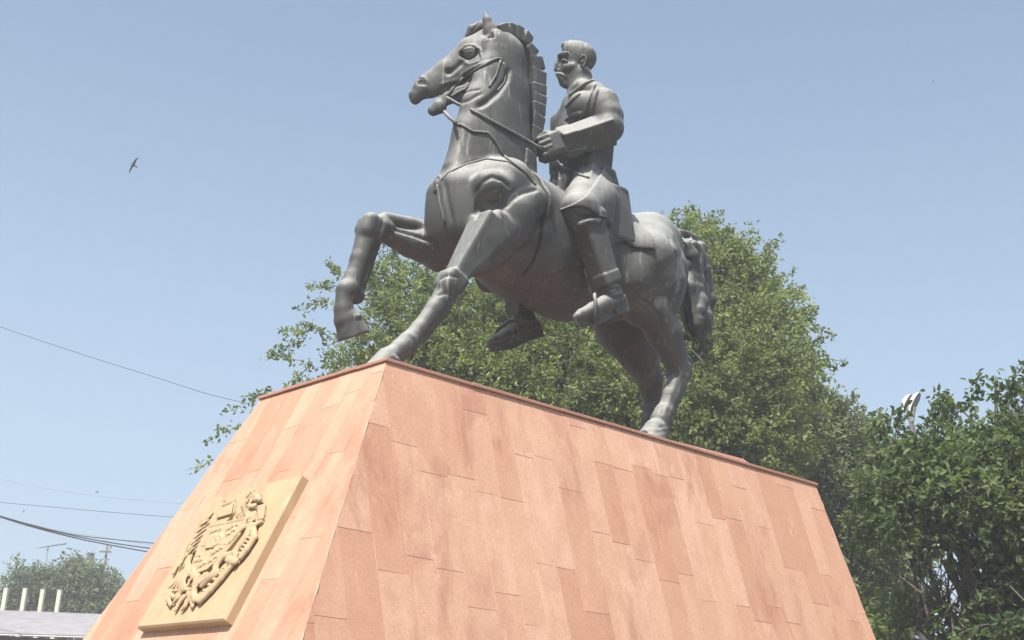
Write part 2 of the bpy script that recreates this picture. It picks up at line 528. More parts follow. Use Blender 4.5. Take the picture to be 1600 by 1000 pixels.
    def crease(s, pts, r=.02, k=.02, lift=0.0):
        q = s.on(s.dense(pts), lift); q = [p for i, p in enumerate(q) if i == 0 or np.linalg.norm(p - q[i - 1]) < .35]
        if len(q) > 1: s.chain(q, r, k, None, 'sub')
    def ridge(s, pts, r=.02, k=.03, lift=0.0):
        q = s.on(s.dense(pts), lift)
        if len(q) > 1: s.chain(q, r, k)
    def dab(s, x, y, r, k=.04, lift=0.0, mode='add'):
        p = s.hit(x, y)
        if p is not None: s.cone(p + s.normal(p) * lift, p + s.normal(p) * lift, r, r, k, None, mode)
    def skin(s, d=None):
        d = s.d if d is None else d
        d = d.copy(); d[[0, -1]] = np.maximum(d[[0, -1]], .01); d[:, [0, -1]] = np.maximum(d[:, [0, -1]], .01); d[:, :, [0, -1]] = np.maximum(d[:, :, [0, -1]], .01)
        ins = d < 0
        cells = np.zeros(np.array(d.shape) - 1, np.int8)
        for a in (0, 1):
            for b in (0, 1):
                for c in (0, 1):
                    cells += ins[a:ins.shape[0] - 1 + a, b:ins.shape[1] - 1 + b, c:ins.shape[2] - 1 + c]
        act = np.argwhere((cells > 0) & (cells < 8))
        idx = np.full(cells.shape, -1, np.int32); idx[tuple(act.T)] = np.arange(len(act))
        acc = np.zeros((len(act), 3)); cnt = np.zeros(len(act))
        for axis in range(3):
            o = [i for i in range(3) if i != axis]
            for u in (0, 1):
                for v in (0, 1):
                    a = act.copy(); a[:, o[0]] += u; a[:, o[1]] += v
                    b = a.copy(); b[:, axis] += 1
                    da, db = d[tuple(a.T)], d[tuple(b.T)]
                    x = (da < 0) != (db < 0)
                    t = np.where(x, da / np.where(x, da - db, 1), 0)
                    p = a.astype(float); p[:, axis] += t
                    acc[x] += p[x]; cnt[x] += 1
        verts = s.lo + s.h * acc / cnt[:, None]
        faces = []
        for axis in range(3):
            o = [i for i in range(3) if i != axis]
            sh = np.array(d.shape); sh[axis] -= 1
            A = ins[tuple(slice(0, sh[i]) for i in range(3))]
            sl = [slice(0, sh[i]) for i in range(3)]; sl[axis] = slice(1, d.shape[axis])
            B = ins[tuple(sl)]
            e = np.argwhere(A != B)
            e = e[(e[:, o[0]] > 0) & (e[:, o[1]] > 0)]
            flip = A[tuple(e.T)]
            q = []
            for du, dv in ((-1, -1), (0, -1), (0, 0), (-1, 0)):
                c = e.copy(); c[:, o[0]] += du; c[:, o[1]] += dv; q.append(idx[tuple(c.T)])
            q = np.stack(q, 1)
            if axis == 1: flip = ~flip
            q[~flip] = q[~flip][:, ::-1]
            faces.append(q)
        faces = np.concatenate(faces)
        return verts, faces[(faces >= 0).all(1)]
    def build(s, name, mat, parent, off=None, d=None):
        v, f = s.skin(d)
        return mesh_obj(name, v + (ORG if off is None else off), f, mat, parent, smooth=True)
# ---------------------------------------------------------------- bronze
def bronze_mat(name, base=(.066, .066, .060), pale=(.50, .505, .465), amount=.34):
    m, t, b = new_mat(name)
    pos = geom_pos(t)
    n1 = noise(t, pos, 2.2, 6, .6, .3)
    streak = noise(t, mapping(t, pos, (22, 22, 1.2)), 1.0, 5, .62)
    fine = noise(t, pos, 38, 4, .7)
    c = ramp(t, n1, [(.3, tuple(k * .85 for k in base)), (.7, tuple(k * 1.18 for k in base))])
    rust = ramp(t, noise(t, mapping(t, pos, (3, 3, .8), (4, 2, 7)), 1.0, 4, .6), [(.60, (0, 0, 0)), (.72, (.45, .45, .45))])
    c = mixc(t, rust, c, (.10, .082, .066))
    worn = ramp(t, noise(t, mapping(t, pos, (1, 1, 1), (5, 5, 5)), 3.1, 7, .66, .6), [(.52, (0, 0, 0)), (.72, (.22, .22, .22))])
    c = mixc(t, worn, c, (pale[0] * .55, pale[1] * .60, pale[2] * .56))
    st = ramp(t, streak, [(.60, (0, 0, 0)), (.72, (amount, amount, amount))])
    c = mixc(t, st, c, pale)
    # chalky patina plus painted-in sunlight: up-facing surfaces made paler for contrast
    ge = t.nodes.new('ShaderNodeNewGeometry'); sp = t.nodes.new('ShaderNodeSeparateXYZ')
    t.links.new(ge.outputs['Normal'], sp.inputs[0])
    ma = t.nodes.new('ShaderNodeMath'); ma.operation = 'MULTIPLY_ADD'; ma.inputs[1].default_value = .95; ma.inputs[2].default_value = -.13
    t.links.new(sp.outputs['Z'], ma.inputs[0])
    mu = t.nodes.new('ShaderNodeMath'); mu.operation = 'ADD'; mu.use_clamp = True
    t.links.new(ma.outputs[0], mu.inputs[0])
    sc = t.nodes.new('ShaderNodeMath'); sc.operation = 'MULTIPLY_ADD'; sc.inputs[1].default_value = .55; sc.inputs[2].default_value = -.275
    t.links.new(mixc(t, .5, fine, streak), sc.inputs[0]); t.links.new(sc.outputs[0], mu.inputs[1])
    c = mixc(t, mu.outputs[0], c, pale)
    t.links.new(c, b.inputs['Base Color'])
    b.inputs['Metallic'].default_value = .15
    b.inputs['Specular IOR Level'].default_value = .4
    t.links.new(ramp(t, fine, [(.3, (.52,) * 3), (.7, (.76,) * 3)]), b.inputs['Roughness'])
    bump(t, mixc(t, .3, fine, n1), .3, .006, b.inputs['Normal'])
    return m
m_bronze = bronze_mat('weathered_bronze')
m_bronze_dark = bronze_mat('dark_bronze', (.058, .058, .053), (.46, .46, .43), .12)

statue = empty('equestrian_statue', (CX + 2.4, YC, ZT))
tag(statue, 'weathered bronze statue of a uniformed rider on a walking horse, standing on the pink pedestal', 'statue')

# ---------------------------------------------------------------- the horse
H = Vol((-.2, -1.05, -.02), (5.6, 1.05, 4.35), .0145)
Yax = np.array([0, 1.0, 0])
Zax = np.array([0, 0, 1.0])
# trunk
H.px([(758, 338, 0, 88), (815, 375, 0, 95), (880, 408, 0, 92), (945, 418, 0, 84), (1000, 408, 0, 76)], .08, (Yax, .84))
H.px([(736, 345, 0, 68)], .12, (Yax, .9))
for mir in (False, True):                         # croup, buttock
    H.px([(1010, 402, -.20, 56), (1030, 424, -.24, 46)], .08, mirror=mir)
H.px([(1022, 382, 0, 50), (1044, 374, 0, 22)], .12)
# neck
H.px([(768, 285, 0, 80), (770, 235, 0, 73), (774, 190, 0, 64), (784, 140, 0, 52), (788, 98, 0, 42), (784, 74, 0, 30)], .07, (Yax, .52))
H.px([(724, 275, 0, 38), (740, 215, 0, 30), (764, 175, 0, 24)], .08, (Yax, .7))
# breast, shoulders
for mir in (False, True):
    H.px([(720, 298, -.10, 32), (728, 355, -.12, 36)], .09, mirror=mir)
    H.px([(792, 292, -.28, 46), (824, 316, -.28, 34)], .10, mirror=mir)
    if not mir: H.px([(766, 292, -.40, 28), (782, 296, -.40, 26)], .06)          # point of the shoulder
    H.px([(824, 318, -.42, 32), (802, 334, -.44, 29), (804, 352, -.42, 27)], .05, mirror=mir)
# head: turned to the far side, seen almost in profile
PO = P(790, 82, 0); HV = view_axis(PO)
def hd(*pts, k=.04, mode='add', sq=.62):
    return H.px(list(pts), k, (HV, sq) if sq else None, mode, ref=PO)
hd((788, 84, 0, 32), (765, 92, 0, 40), k=.05)
hd((768, 110, .06, 31), (752, 107, .06, 27), k=.025)               # cheek
hd((762, 60, 0, 18), (738, 80, 0, 23), (700, 112, 0, 20), (664, 131, 0, 15), k=.04)   # skull and nose bone
hd((738, 100, 0, 26), (700, 124, 0, 18), (672, 138, 0, 17), k=.04)
hd((660, 140, 0, 17), (650, 150, 0, 11), (649, 156, 0, 8), k=.02, sq=.8)              # muzzle and upper lip
hd((764, 132, 0, 26), (730, 143, 0, 18), (702, 152, 0, 11), (688, 161, 0, 9), k=.02)  # lower jaw
hd((686, 167, 0, 12), (677, 173, 0, 9), k=.015, sq=.8)            # chin, open mouth
# legs ----------------------------------------------------------
def leg(pts, k=.05, sq=None): H.px(pts, k, sq)
def hoof(top, bot, rt, rb, heel, k=.012):
    """top, bot: (px, py, t); the hoof flares towards a flat sole"""
    a, b = P(*top), P(*bot); d = (b - a) / np.linalg.norm(b - a)
    s = np.cross(d, Yax); s /= np.linalg.norm(s)
    H.cone(a, b - d * .005, rad(a, rt), rad(b, rb), k)
    H.cone(a + s * heel, b + s * heel * 1.1 - d * .01, rad(a, rt) * .8, rad(b, rb) * .85, k)
    H.chain([a + s * (heel * .5 + .085 * math.cos(q)) * 1.0 + Yax * (.10 * math.sin(q)) for q in np.linspace(0, 2 * math.pi, 13)], .022, .012)
    H.box(b + d * .3, (.5, .5, .3), (s, Yax, d), 0, .008, 'sub')
# near foreleg, planted: upper arm, forearm with a hard muscle edge, knee, cannon, fetlock, pastern
leg([(795, 350, -.36, 40), (770, 380, -.36, 34), (745, 412, -.36, 22)], .05)
a_, b_ = P(769, 352, -.43), P(711, 434, -.40)
H.beam(a_, b_, (.175, .16), (.085, .095), Yax, .045, .03)
H.beam(P(783, 345, -.43), P(752, 388, -.42), (.16, .165), (.13, .13), Yax, .09, .05)
a_, b_ = P(711, 430, -.40), P(697, 456, -.40)
H.beam(a_, b_, (.115, .125), (.10, .105), Yax, .05, .03)
leg([(702, 434, -.44, 13), (698, 447, -.44, 13)], .03)
leg([(698, 452, -.40, 16), (678, 484, -.40, 14), (655, 515, -.40, 13.5), (640, 533, -.40, 16)], .03)
leg([(712, 452, -.38, 9), (690, 490, -.38, 9.5), (656, 528, -.38, 10)], .02)
leg([(636, 538, -.40, 18), (626, 546, -.40, 17)], .03)
leg([(628, 546, -.40, 15), (606, 560, -.40, 17)], .03)
hoof((604, 562, -.40), (588, 590, -.40), 19, 27, .07)
# far foreleg, lifted
leg([(735, 378, .30, 46), (690, 390, .32, 34), (655, 380, .33, 24)], .05)
leg([(690, 398, .32, 26), (640, 381, .33, 21), (602, 366, .33, 14)], .025)
leg([(690, 372, .32, 20), (640, 352, .33, 13), (602, 343, .33, 12)], .02)
leg([(600, 358, .33, 17), (592, 354, .33, 19)], .03)
a_, b_ = P(586, 344, .33), P(574, 372, .33)
H.beam(a_, b_, (.12, .125), (.115, .115), Yax, .06, .03)
leg([(578, 345, .28, 13), (572, 360, .28, 12)], .03)
leg([(573, 372, .33, 18), (562, 405, .33, 14.5), (552, 435, .33, 14), (547, 450, .33, 18)], .03)
leg([(588, 378, .33, 8), (574, 415, .33, 9), (560, 450, .33, 11)], .02)
leg([(542, 455, .33, 18), (556, 462, .33, 14)], .02)
leg([(538, 466, .33, 14), (537, 484, .33, 15), (540, 500, .33, 19)], .02)
a_, b_ = P(541, 496, .33), P(553, 531, .33)
hoof((543, 500, .33), (552, 527, .33), 20, 25, .04)
# near hind leg: thigh, gaskin, hock, cannon, fetlock, hoof
leg([(1008, 415, -.33, 56), (1024, 446, -.35, 46), (1026, 474, -.35, 36)], .08)
leg([(985, 440, -.30, 44), (1003, 480, -.31, 32)], .08)
leg([(1018, 484, -.37, 31), (1038, 520, -.37, 28), (1052, 552, -.36, 21), (1058, 572, -.36, 18)], .03)
leg([(1042, 520, -.35, 14), (1062, 552, -.35, 9), (1074, 568, -.35, 9)], .02)
a_, b_ = P(1062, 566, -.36), P(1058, 594, -.36)
H.beam(a_, b_, (.09, .12), (.085, .10), Yax, .045, .03)
leg([(1072, 566, -.36, 10), (1072, 586, -.36, 9)], .02)
leg([(1058, 592, -.36, 15), (1048, 618, -.36, 12.5), (1040, 640, -.36, 13)], .03)
leg([(1070, 588, -.36, 8), (1058, 618, -.36, 8.5), (1046, 644, -.36, 9)], .015)
leg([(1037, 646, -.36, 16), (1031, 656, -.36, 15)], .03)
leg([(1033, 656, -.36, 14), (1026, 672, -.36, 17)], .025)
hoof((1024, 674, -.36), (1014, 700, -.36), 20, 28, .06)
# far hind leg
leg([(965, 470, .26, 56), (975, 515, .30, 42), (1000, 560, .32, 28), (1016, 594, .32, 20)], .06)
leg([(1016, 594, .32, 19), (1020, 636, .32, 14), (1018, 660, .32, 17)], .04)
leg([(1020, 664, .32, 17), (1016, 684, .32, 20)], .03)
hoof((1014, 688, .32), (1006, 712, .32), 20, 28, .06)
H.box((2.6, 0, -.5), (4, 2, .5), np.eye(3), 0, 0, 'sub')
# modelling on the surface -------------------------------------
H.crease([(792, 322), (800, 312), (816, 302), (838, 296)], .016, .02)
H.crease([(744, 300), (754, 284), (768, 276), (786, 282), (796, 292)], .010, .025)
H.dab(757, 326, .04, .07, .015, 'sub')
H.crease([(748, 314), (745, 340)], .014, .03)
H.crease([(786, 330), (790, 350), (802, 372), (806, 395)], .012, .015)
H.crease([(618, 359), (645, 367), (676, 378)], .020, .015)
H.crease([(705, 268), (728, 256), (760, 248), (795, 253), (822, 271), (836, 289)], .009, .012)
H.crease([(694, 285), (699, 315), (706, 345), (712, 385)], .011, .03)
H.crease([(748, 166), (762, 158), (778, 144), (792, 124), (796, 108)], .020, .03)
H.crease([(1046, 372), (1058, 400), (1058, 440), (1048, 474)], .010, .03)
H.crease([(1000, 466), (1014, 474), (1028, 494), (1036, 520)], .012, .02)
for pts in ([(1056, 570), (1048, 592), (1040, 622), (1034, 646)], [(1066, 590), (1054, 620), (1044, 646)], [(1048, 580), (1042, 604), (1034, 630)]): H.crease(pts, .007, .010)
for y in (664, 672): H.crease([(1012, y + 2), (1028, y + 4), (1042, y + 2)], .006, .008)
H.crease([(688, 436), (700, 430), (716, 434)], .008, .012)
H.crease([(684, 462), (698, 458), (712, 462)], .008, .012)
H.crease([(640, 524), (646, 532), (650, 540)], .008, .012)
H.crease([(600, 340), (596, 356), (592, 374)], .008, .012)
for x in (868, 884, 900): H.crease([(x - 30, 425), (x - 42, 460), (x - 52, 482)], .012, .03, .004)
# the face
H.dab(735, 84, .075, .015, .01, 'sub')
H.dab(727, 86, .055, .015, .0, 'sub')
e_ = H.hit(735, 84)
if e_ is not None: H.ell(e_ - HV * .005, (.082, .082, .062), None, .004)
H.ridge([(718, 80), (727, 72), (740, 71), (751, 78), (753, 90)], .010, .008, .008)
H.ridge([(722, 97), (734, 101), (748, 96)], .008, .008, .004)
H.crease([(721, 86), (728, 79), (738, 77), (748, 83), (750, 91)], .008, .006)
H.dab(656, 128, .034, .010, -.002, 'sub'); H.dab(662, 130, .026, .010, -.002, 'sub')
H.ridge([(646, 126), (654, 120), (664, 122), (668, 130)], .008, .008, .006)
H.ridge([(648, 133), (658, 130)], .007, .006, .0)
H.ridge([(764, 96), (742, 104), (722, 116), (720, 124), (690, 132)], .010, .015)
H.crease([(748, 106), (728, 120), (724, 130), (694, 136)], .016, .018)
H.crease([(752, 66), (752, 88)], .007, .015)
H.crease([(700, 116), (718, 102), (722, 96)], .012, .03)
H.dab(700, 112, .03, .03, .0, 'sub')
H.crease([(698, 152), (716, 150), (735, 142), (750, 140)], .010, .010)
hd((668, 160, .16, 3.5), (690, 153, .18, 3.5), (704, 149, .18, 2.5), k=.008, mode='sub', sq=None)
H.crease([(706, 164), (730, 158), (752, 146)], .010, .02)
# ears
H.px([(772, 68, .06, 11), (767, 47, .08, 12), (761, 31, .09, 7), (757.5, 19, .09, 1.5)], .015, (HV, .6), ref=PO)
H.px([(767, 60, .16, 5.5), (763, 44, .165, 5.5), (759.5, 30, .15, 2.5)], .006, None, 'sub', ref=PO)
H.px([(790, 62, -.12, 8), (786, 48, -.12, 7), (783, 38, -.12, 2.5)], .02, (HV, .6), ref=PO)
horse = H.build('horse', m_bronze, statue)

# forelock and hogged mane in blocks along the crest
def tuft(name, pts, k=.01, h=.011, parent=horse, mat=m_bronze_dark, ref=None, sq=None, notch=()):
    Q = [(P(x, y, t) if ref is None else plane_pt(x, y, ref, t)) for (x, y, t, r_) in pts]
    R = [rad(q, p[3]) for q, p in zip(Q, pts)]
    lo = np.min(Q, 0) - max(R) - .08; hi = np.max(Q, 0) + max(R) + .08
    V = Vol(lo, hi, h)
    for i in range(len(Q) - 1): V.beam(Q[i], Q[i + 1], (.075, R[i]), (.068, R[i + 1]), np.cross(Yax, Q[i + 1] - Q[i]), .02, .02) if ref is None else V.cone(Q[i], Q[i + 1], R[i], R[i + 1], k, sq)
    for c in notch: V.crease(c, .008, .008)
    v, f = V.skin()
    return mesh_obj(name, v + ORG, f, mat, parent, smooth=True)
tuft('forelock', [(768, 46, .0, 9), (752, 42, .0, 10), (738, 46, .0, 8), (729, 56, .0, 3)], ref=PO, sq=(HV, .8), notch=([(762, 38), (750, 50)], [(750, 34), (736, 50)]))
tuft('forelock', [(766, 50, -.1, 7), (748, 46, -.1, 7), (732, 58, -.1, 3)], ref=PO)
for sgm in ([(775, 49, 0, 8), (790, 47, 0, 11), (802, 52, 0, 12)], [(800, 51, 0, 13), (813, 58, 0, 14), (825, 70, 0, 12)], [(819, 72, 0, 8), (831, 90, 0, 14), (837, 112, 0, 15), (838, 136, 0, 13)],
            [(837, 133, 0, 15), (838, 150, 0, 14), (838, 166, 0, 13)], [(837, 163, 0, 13.5), (837, 182, 0, 13), (834, 204, 0, 12)], [(834, 201, 0, 12.5), (829, 232, 0, 11), (823, 258, 0, 7)]):
    tuft('mane_lock', sgm)
# tail
TV = Vol(np.array([4.1, -.5, .2]), np.array([6.2, .5, 2.7]), .014)
TV.px([(1046, 374, 0, 12), (1064, 363, 0, 13), (1080, 376, 0, 15)], .03)
TV.px([(1078, 376, 0, 15), (1086, 410, 0, 17), (1088, 470, 0, 18), (1090, 508, 0, 14)], .03)
rt_ = random.Random(5)
for i in range(13):
    u0 = i / 12.0; tt = -.16 * math.sin(math.pi * min(1, u0 * 1.1)) - .03; x0_ = 1066 + 33 * u0; ph = rt_.uniform(0, 6); yb_ = 508 + 12 * math.sin(math.pi * (.15 + .8 * u0)) + rt_.uniform(-10, 6)
    pts_ = []
    for q in np.linspace(0, 1, 9):
        y_ = 376 + 14 * u0 + (yb_ - 376) * q
        pts_.append((x0_ + 8 * q + 4.2 * math.sin(q * 8.5 + ph) + (2 if q > .5 else 0), y_, tt + .03 * math.sin(q * 7 + ph * 2), 5.2 + 5.0 * math.sin(math.pi * min(1, .12 + q * .7)) + 2.6 * math.sin(q * 16 + ph)))
    pts_[-1] = (*pts_[-1][:3], 4)
    TV.px(pts_, .012)
for pts in ([(1066, 372), (1074, 384), (1072, 402)], [(1074, 364), (1086, 384)]): TV.ridge(pts, .014, .012)
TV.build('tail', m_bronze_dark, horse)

def strap(name, vol, pts, r=.012, lift=.004, parent=horse, mat=m_bronze, n=5):
    q = vol.on(vol.dense(pts, n), lift)
    q2 = [q[0]]
    for p in q[1:]:
        if np.linalg.norm(p - q2[-1]) < .4: q2.append(p)
    g = Geo(); g.tube([p + ORG for p in q2], r, 8)
    return g.build(name, mat, parent, smooth=True)
strap('bridle_strap', H, [(779, 52), (782, 76), (786, 98)], .010)
strap('bridle_strap', H, [(783, 93), (776, 92), (765, 97), (745, 109), (722, 123), (706, 141), (699, 150)], .016)
strap('bridle_strap', H, [(782, 95), (775, 118), (764, 137)], .012)
strap('throat_lash', H, [(786, 98), (791, 116), (787, 130), (776, 143)], .010)
strap('bit_bar', H, [(732, 137), (716, 145), (704, 152)], .016)
strap('breast_strap', H, [(690, 282), (700, 270), (728, 257), (760, 248), (795, 253), (822, 271), (836, 289)], .012, 0)
strap('breast_strap', H, [(684, 290), (688, 320), (696, 350)], .014)
med = H.hit(683, 287)
if med is not None:
    nn = H.normal(med); g = Geo()
    a = np.cross(nn, [0, 0, 1]); a /= np.linalg.norm(a); b_ = np.cross(nn, a)
    ring = lambda rr, d: [med + ORG + nn * d + a * math.cos(i * math.pi / 8) * rr * .7 + b_ * math.sin(i * math.pi / 8) * rr * 1.3 for i in range(16)]
    v = ring(.075, -.05) + ring(.075, .0) + ring(.06, .015) + ring(.045, .005) + ring(.03, .02) + [med + ORG + nn * .026]
    f = [(j * 16 + i, j * 16 + (i + 1) % 16, (j + 1) * 16 + (i + 1) % 16, (j + 1) * 16 + i) for j in range(4) for i in range(16)] + [(64 + i, 64 + (i + 1) % 16, 80) for i in range(16)]
    g.add(v, f); g.build('medallion', m_bronze_dark, horse, smooth=True)

# saddle cloth: a shell lying on the horse's back and sides
X, Y, Z = H.ax[0][:, None, None], H.ax[1][None, :, None], H.ax[2][None, None, :]
xa, xb = P(842, 300, -.45)[0], P(996, 340, -.42)[0]
zb = P(985, 386, -.46)[2]
zf = P(850, 420, -.5)[2]
edge = zb + (zf - zb) * np.clip((xb - X) / (xb - xa) * 1.6 - .3, 0, 1)
reg = np.maximum(np.maximum(xa + .02 * np.sin(Z * 5) - X, X - xb), edge + .03 * np.sin(X * 9) - Z) + 0 * Y
reg = np.maximum(reg, Z - P(925, 300, 0)[2])
cl = np.maximum(H.d - .042 - .012 * np.sin(X * 23) * np.clip((edge + .5 - Z) / .5, 0, 1), reg)
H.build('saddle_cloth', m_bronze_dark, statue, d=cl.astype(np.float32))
# ---------------------------------------------------------------- the rider
R_ = Vol((1.35, -.95, .8), (3.75, .95, 4.2), .0095)
NKR = P(906, 128, 0)
RV = view_axis(NKR)
mir_ = lambda s: s < 0
ALONG = np.array([1.0, 0, 0])
# torso: a stiff tunic
R_.px([(920, 330, 0, 40), (908, 290, 0, 32), (905, 258, 0, 30), (911, 215, 0, 43), (914, 182, 0, 42)], .05, (Yax, .95))
R_.beam(P(907, 268, 0), P(912, 176, 0), (.29, .19), (.32, .20), ALONG, .05, .03)
R_.beam(P(907, 262, 0), P(912, 328, 0), (.27, .18), (.31, .25), ALONG, .03, .02)
def side(pts, far, k):                            # far side: drawn back, the rider is turned a little to his right
    Q = [P(x, y, t) * np.array([1, -.68, 1]) + np.array([.16, 0, 0]) if far else P(x, y, t) for x, y, t, r_ in pts]
    R_.chain(Q, [rad(P(x, y, t), r_) for x, y, t, r_ in pts], k); return Q
for far in (False, True):
    side([(912, 168, -.22, 26), (942, 170, -.40, 22)], far, .05)
    side([(910, 142, -.08, 18), (930, 147, -.24, 17), (946, 160, -.38, 19)], far, .05)
R_.px([(908, 160, 0, 28), (908, 140, 0, 20), (906, 120, 0, 19)], .04)
# coat skirt, split over the saddle
for s in (1, -1):
    q = lambda x, y, t: P(x, y, t) * np.array([1, s, 1])
    R_.beam(q(944, 300, -.30), q(962, 378, -.44), (.19, .14), (.23, .05), Yax, .04, .06)
    R_.px([(920, 290, -.20, 27), (908, 312, -.42, 27), (900, 328, -.54, 25)], .04, mirror=mir_(s))
    R_.beam(q(936, 272, -.27), q(930, 332, -.53), (.15, .045), (.19, .04), Yax, .012, .015)
# legs
for s in (1, -1):
    q = lambda x, y, t: P(x, y, t) * np.array([1, 1, 1]) if s > 0 else P(x, y, t) * np.array([1, -.80, 1])
    def lim(pts, k):
        Q = [q(x, y, t) for x, y, t, r_ in pts]; R_.chain(Q, [rad(P(x, y, t), r_) for x, y, t, r_ in pts], k)
    lim([(928, 316, -.32, 34), (904, 332, -.58, 28), (909, 342, -.60, 27)], .04)
    R_.beam(q(912, 336, -.60), q(948, 444, -.65), (.15, .14), (.108, .105), Yax, .045, .02)
    R_.beam(q(942, 426, -.65), q(949, 446, -.65), (.118, .115), (.12, .115), Yax, .03, .008)
    R_.beam(q(950, 446, -.65), q(956, 468, -.65), (.090, .085), (.10, .095), Yax, .04, .01)
    lim([(964, 467, -.65, 13), (945, 476, -.65, 14), (927, 484, -.65, 12), (909, 492, -.65, 9.5), (902, 495, -.65, 7)], .02)
    R_.beam(q(976, 475, -.65), q(955, 481, -.65), (.085, .055), (.085, .048), Yax, .012, .006)
    R_.beam(q(957, 483, -.65), q(928, 494, -.65), (.07, .020), (.09, .020), Yax, .008, .004)
    R_.beam(q(930, 493, -.65), q(898, 503, -.65), (.09, .018), (.055, .014), Yax, .008, .004)
# near arm: bent, flat-topped sleeve, fist in front of the belly
R_.px([(944, 160, -.40, 22), (951, 182, -.46, 22), (951, 200, -.48, 21)], .04)
E_, W_ = P(953, 201, -.48), P(890, 220, -.25)
fa = (W_ - E_) / np.linalg.norm(W_ - E_)
sd = np.cross(fa, Zax); sd /= np.linalg.norm(sd); uu = np.cross(sd, fa)
tw = uu * math.cos(.75) + sd * math.sin(.75)      # the sleeve is turned so that one flat side faces the sky
if (sd @ Yax) > 0: tw = uu * math.cos(.75) - sd * math.sin(.75)
R_.beam(E_ - fa * .0, W_, (.142, .142), (.12, .12), tw, .015, .03)
R_.px([(951, 200, -.48, 24)], .03)
R_.beam(W_ - fa * .06, W_ + fa * .10, (.132, .132), (.13, .13), tw, .015, .006)
FI = W_ + fa * .22
R_.beam(W_ + fa * .06, W_ + fa * .30, (.115, .13), (.095, .115), uu, .05, .015)
for i in range(4):                                # four fingers closed round the reins
    o = FI + uu * (.085 - i * .058) + fa * .06
    Ls = (.105, .115, .11, .09)[i]
    R_.chain([o + sd * .09 - fa * .10, o + sd * .095 + fa * .0, o + sd * .03 + fa * .055, o - sd * Ls * .55 + fa * .035, o - sd * Ls * .8 - fa * .05], [.030, .032, .031, .029, .024], .006)
R_.chain([FI + uu * .08 - fa * .10 - sd * .05, FI + uu * .135 - fa * .02 - sd * .02, FI + uu * .13 + fa * .06 + sd * .01], [.036, .032, .026], .012)
# far arm mirrors it, lower, its fist closed too
side([(945, 162, -.40, 21), (952, 188, -.46, 20), (948, 212, -.48, 18)], True, .04)
E2 = P(948, 214, -.48) * np.array([1, -.68, 1]) + np.array([.16, 0, 0]); W2 = P(890, 236, -.02)
f2 = (W2 - E2) / np.linalg.norm(W2 - E2); s2_ = np.cross(f2, Zax); s2_ /= np.linalg.norm(s2_); u2 = np.cross(s2_, f2)
R_.beam(E2 - f2 * .05, W2, (.12, .12), (.10, .10), u2, .035, .03)
R_.beam(W2, W2 + f2 * .2, (.10, .115), (.09, .10), u2, .05, .015)
for i in range(4):
    o = W2 + f2 * .2 + u2 * (.08 - i * .052)
    R_.chain([o - s2_ * .085 - f2 * .08, o - s2_ * .09, o - s2_ * .02 + f2 * .05, o + s2_ * .06 + f2 * .03], [.028, .030, .029, .026], .006)
R_.chain([W2 + f2 * .08 + u2 * .10, W2 + f2 * .18 + u2 * .125, W2 + f2 * .24 + u2 * .11], [.034, .031, .025], .012)
# head ---------------------------------------------------------
def rh(*pts, k=.02, sq=.80, mode='add'):
    return R_.px(list(pts), k, (RV, sq) if sq else None, mode, ref=NKR)
rh((906, 91, 0, 24.5), (902, 89, 0, 24), k=.02)
rh((898, 98, 0, 23), (891, 110, 0, 18), (890, 120, 0, 14.5), k=.02)
rh((903, 120, 0, 16), (888, 129, 0, 8.5), k=.02)
rh((880, 130, 0, 6.5), (884, 132, 0, 7), k=.015)  # chin
rh((875, 85, .03, 4.5), (884, 84, .11, 4.5), k=.012, sq=None)     # brow
rh((875, 85, -.03, 4.5), (876, 84, -.10, 4.5), k=.012, sq=None)
rh((874, 90, 0, 3), (870.5, 101, 0, 3.6), (868.5, 109, 0, 3.4), k=.010, sq=None)  # nose
rh((872.5, 110, .035, 2.6), (872.5, 110, .035, 2.6), k=.008, sq=None)
rh((874, 121, 0, 3.6), (876, 127, 0, 3.6), k=.008)                # lips
rh((877, 95, .10, 4.2), (885, 96, .135, 4.2), k=.022, mode='sub', sq=None)       # eye socket
rh((881, 96.5, .078, 4.4), (881, 96.5, .078, 4.4), k=.004, sq=None)
rh((876.5, 95.5, .10, 1.5), (880.5, 93.2, .115, 1.6), (886, 95.5, .12, 1.4), k=.006, sq=None)
rh((884, 111, .16, 4.5), (890, 122, .16, 4), k=.03, mode='sub', sq=None)
rh((884, 105, .085, 4), (896, 103, .105, 4), k=.05, sq=None)      # cheekbone
# ear
rh((911.5, 92, .135, 5.4), (910, 102, .125, 3.8), k=.005, sq=.45)
rh((907.5, 91, .150, 1.5), (909.5, 87, .155, 1.7), (913.5, 86.5, .16, 1.8), (916, 91, .16, 1.8), (914.5, 98, .155, 1.6), (910.5, 105, .145, 2.0), k=.004, sq=None)
rh((909, 96.5, .155, 1.8), (909, 96.5, .155, 1.8), k=.004, sq=None)
# folds, seams
for pts, r_ in (([(866, 262), (871, 290), (866, 306)], .014), ([(900, 344), (918, 340), (936, 334)], .016),
                ([(900, 336), (914, 340), (930, 338)], .014)):
    R_.crease(pts, r_, .02)
R_.ridge([(905, 352), (920, 346), (938, 345)], .020, .014, .0)
R_.ridge([(934, 140), (929, 152), (926, 166), (925, 178)], 0.018, 0.016, .004)
R_.ridge([(886, 186), (898, 180), (908, 177)], 0.017, 0.016, .004)
R_.crease([(884, 190), (898, 184), (910, 181)], .010, .006)
R_.ridge([(872, 254), (874, 282), (870, 304)], 0.017, 0.016, .004)

R_.crease([(890, 184), (902, 178)], .010, .006)
R_.crease([(924, 452), (944, 455), (962, 451)], .010, .006)
rider = R_.build('rider', m_bronze, statue)

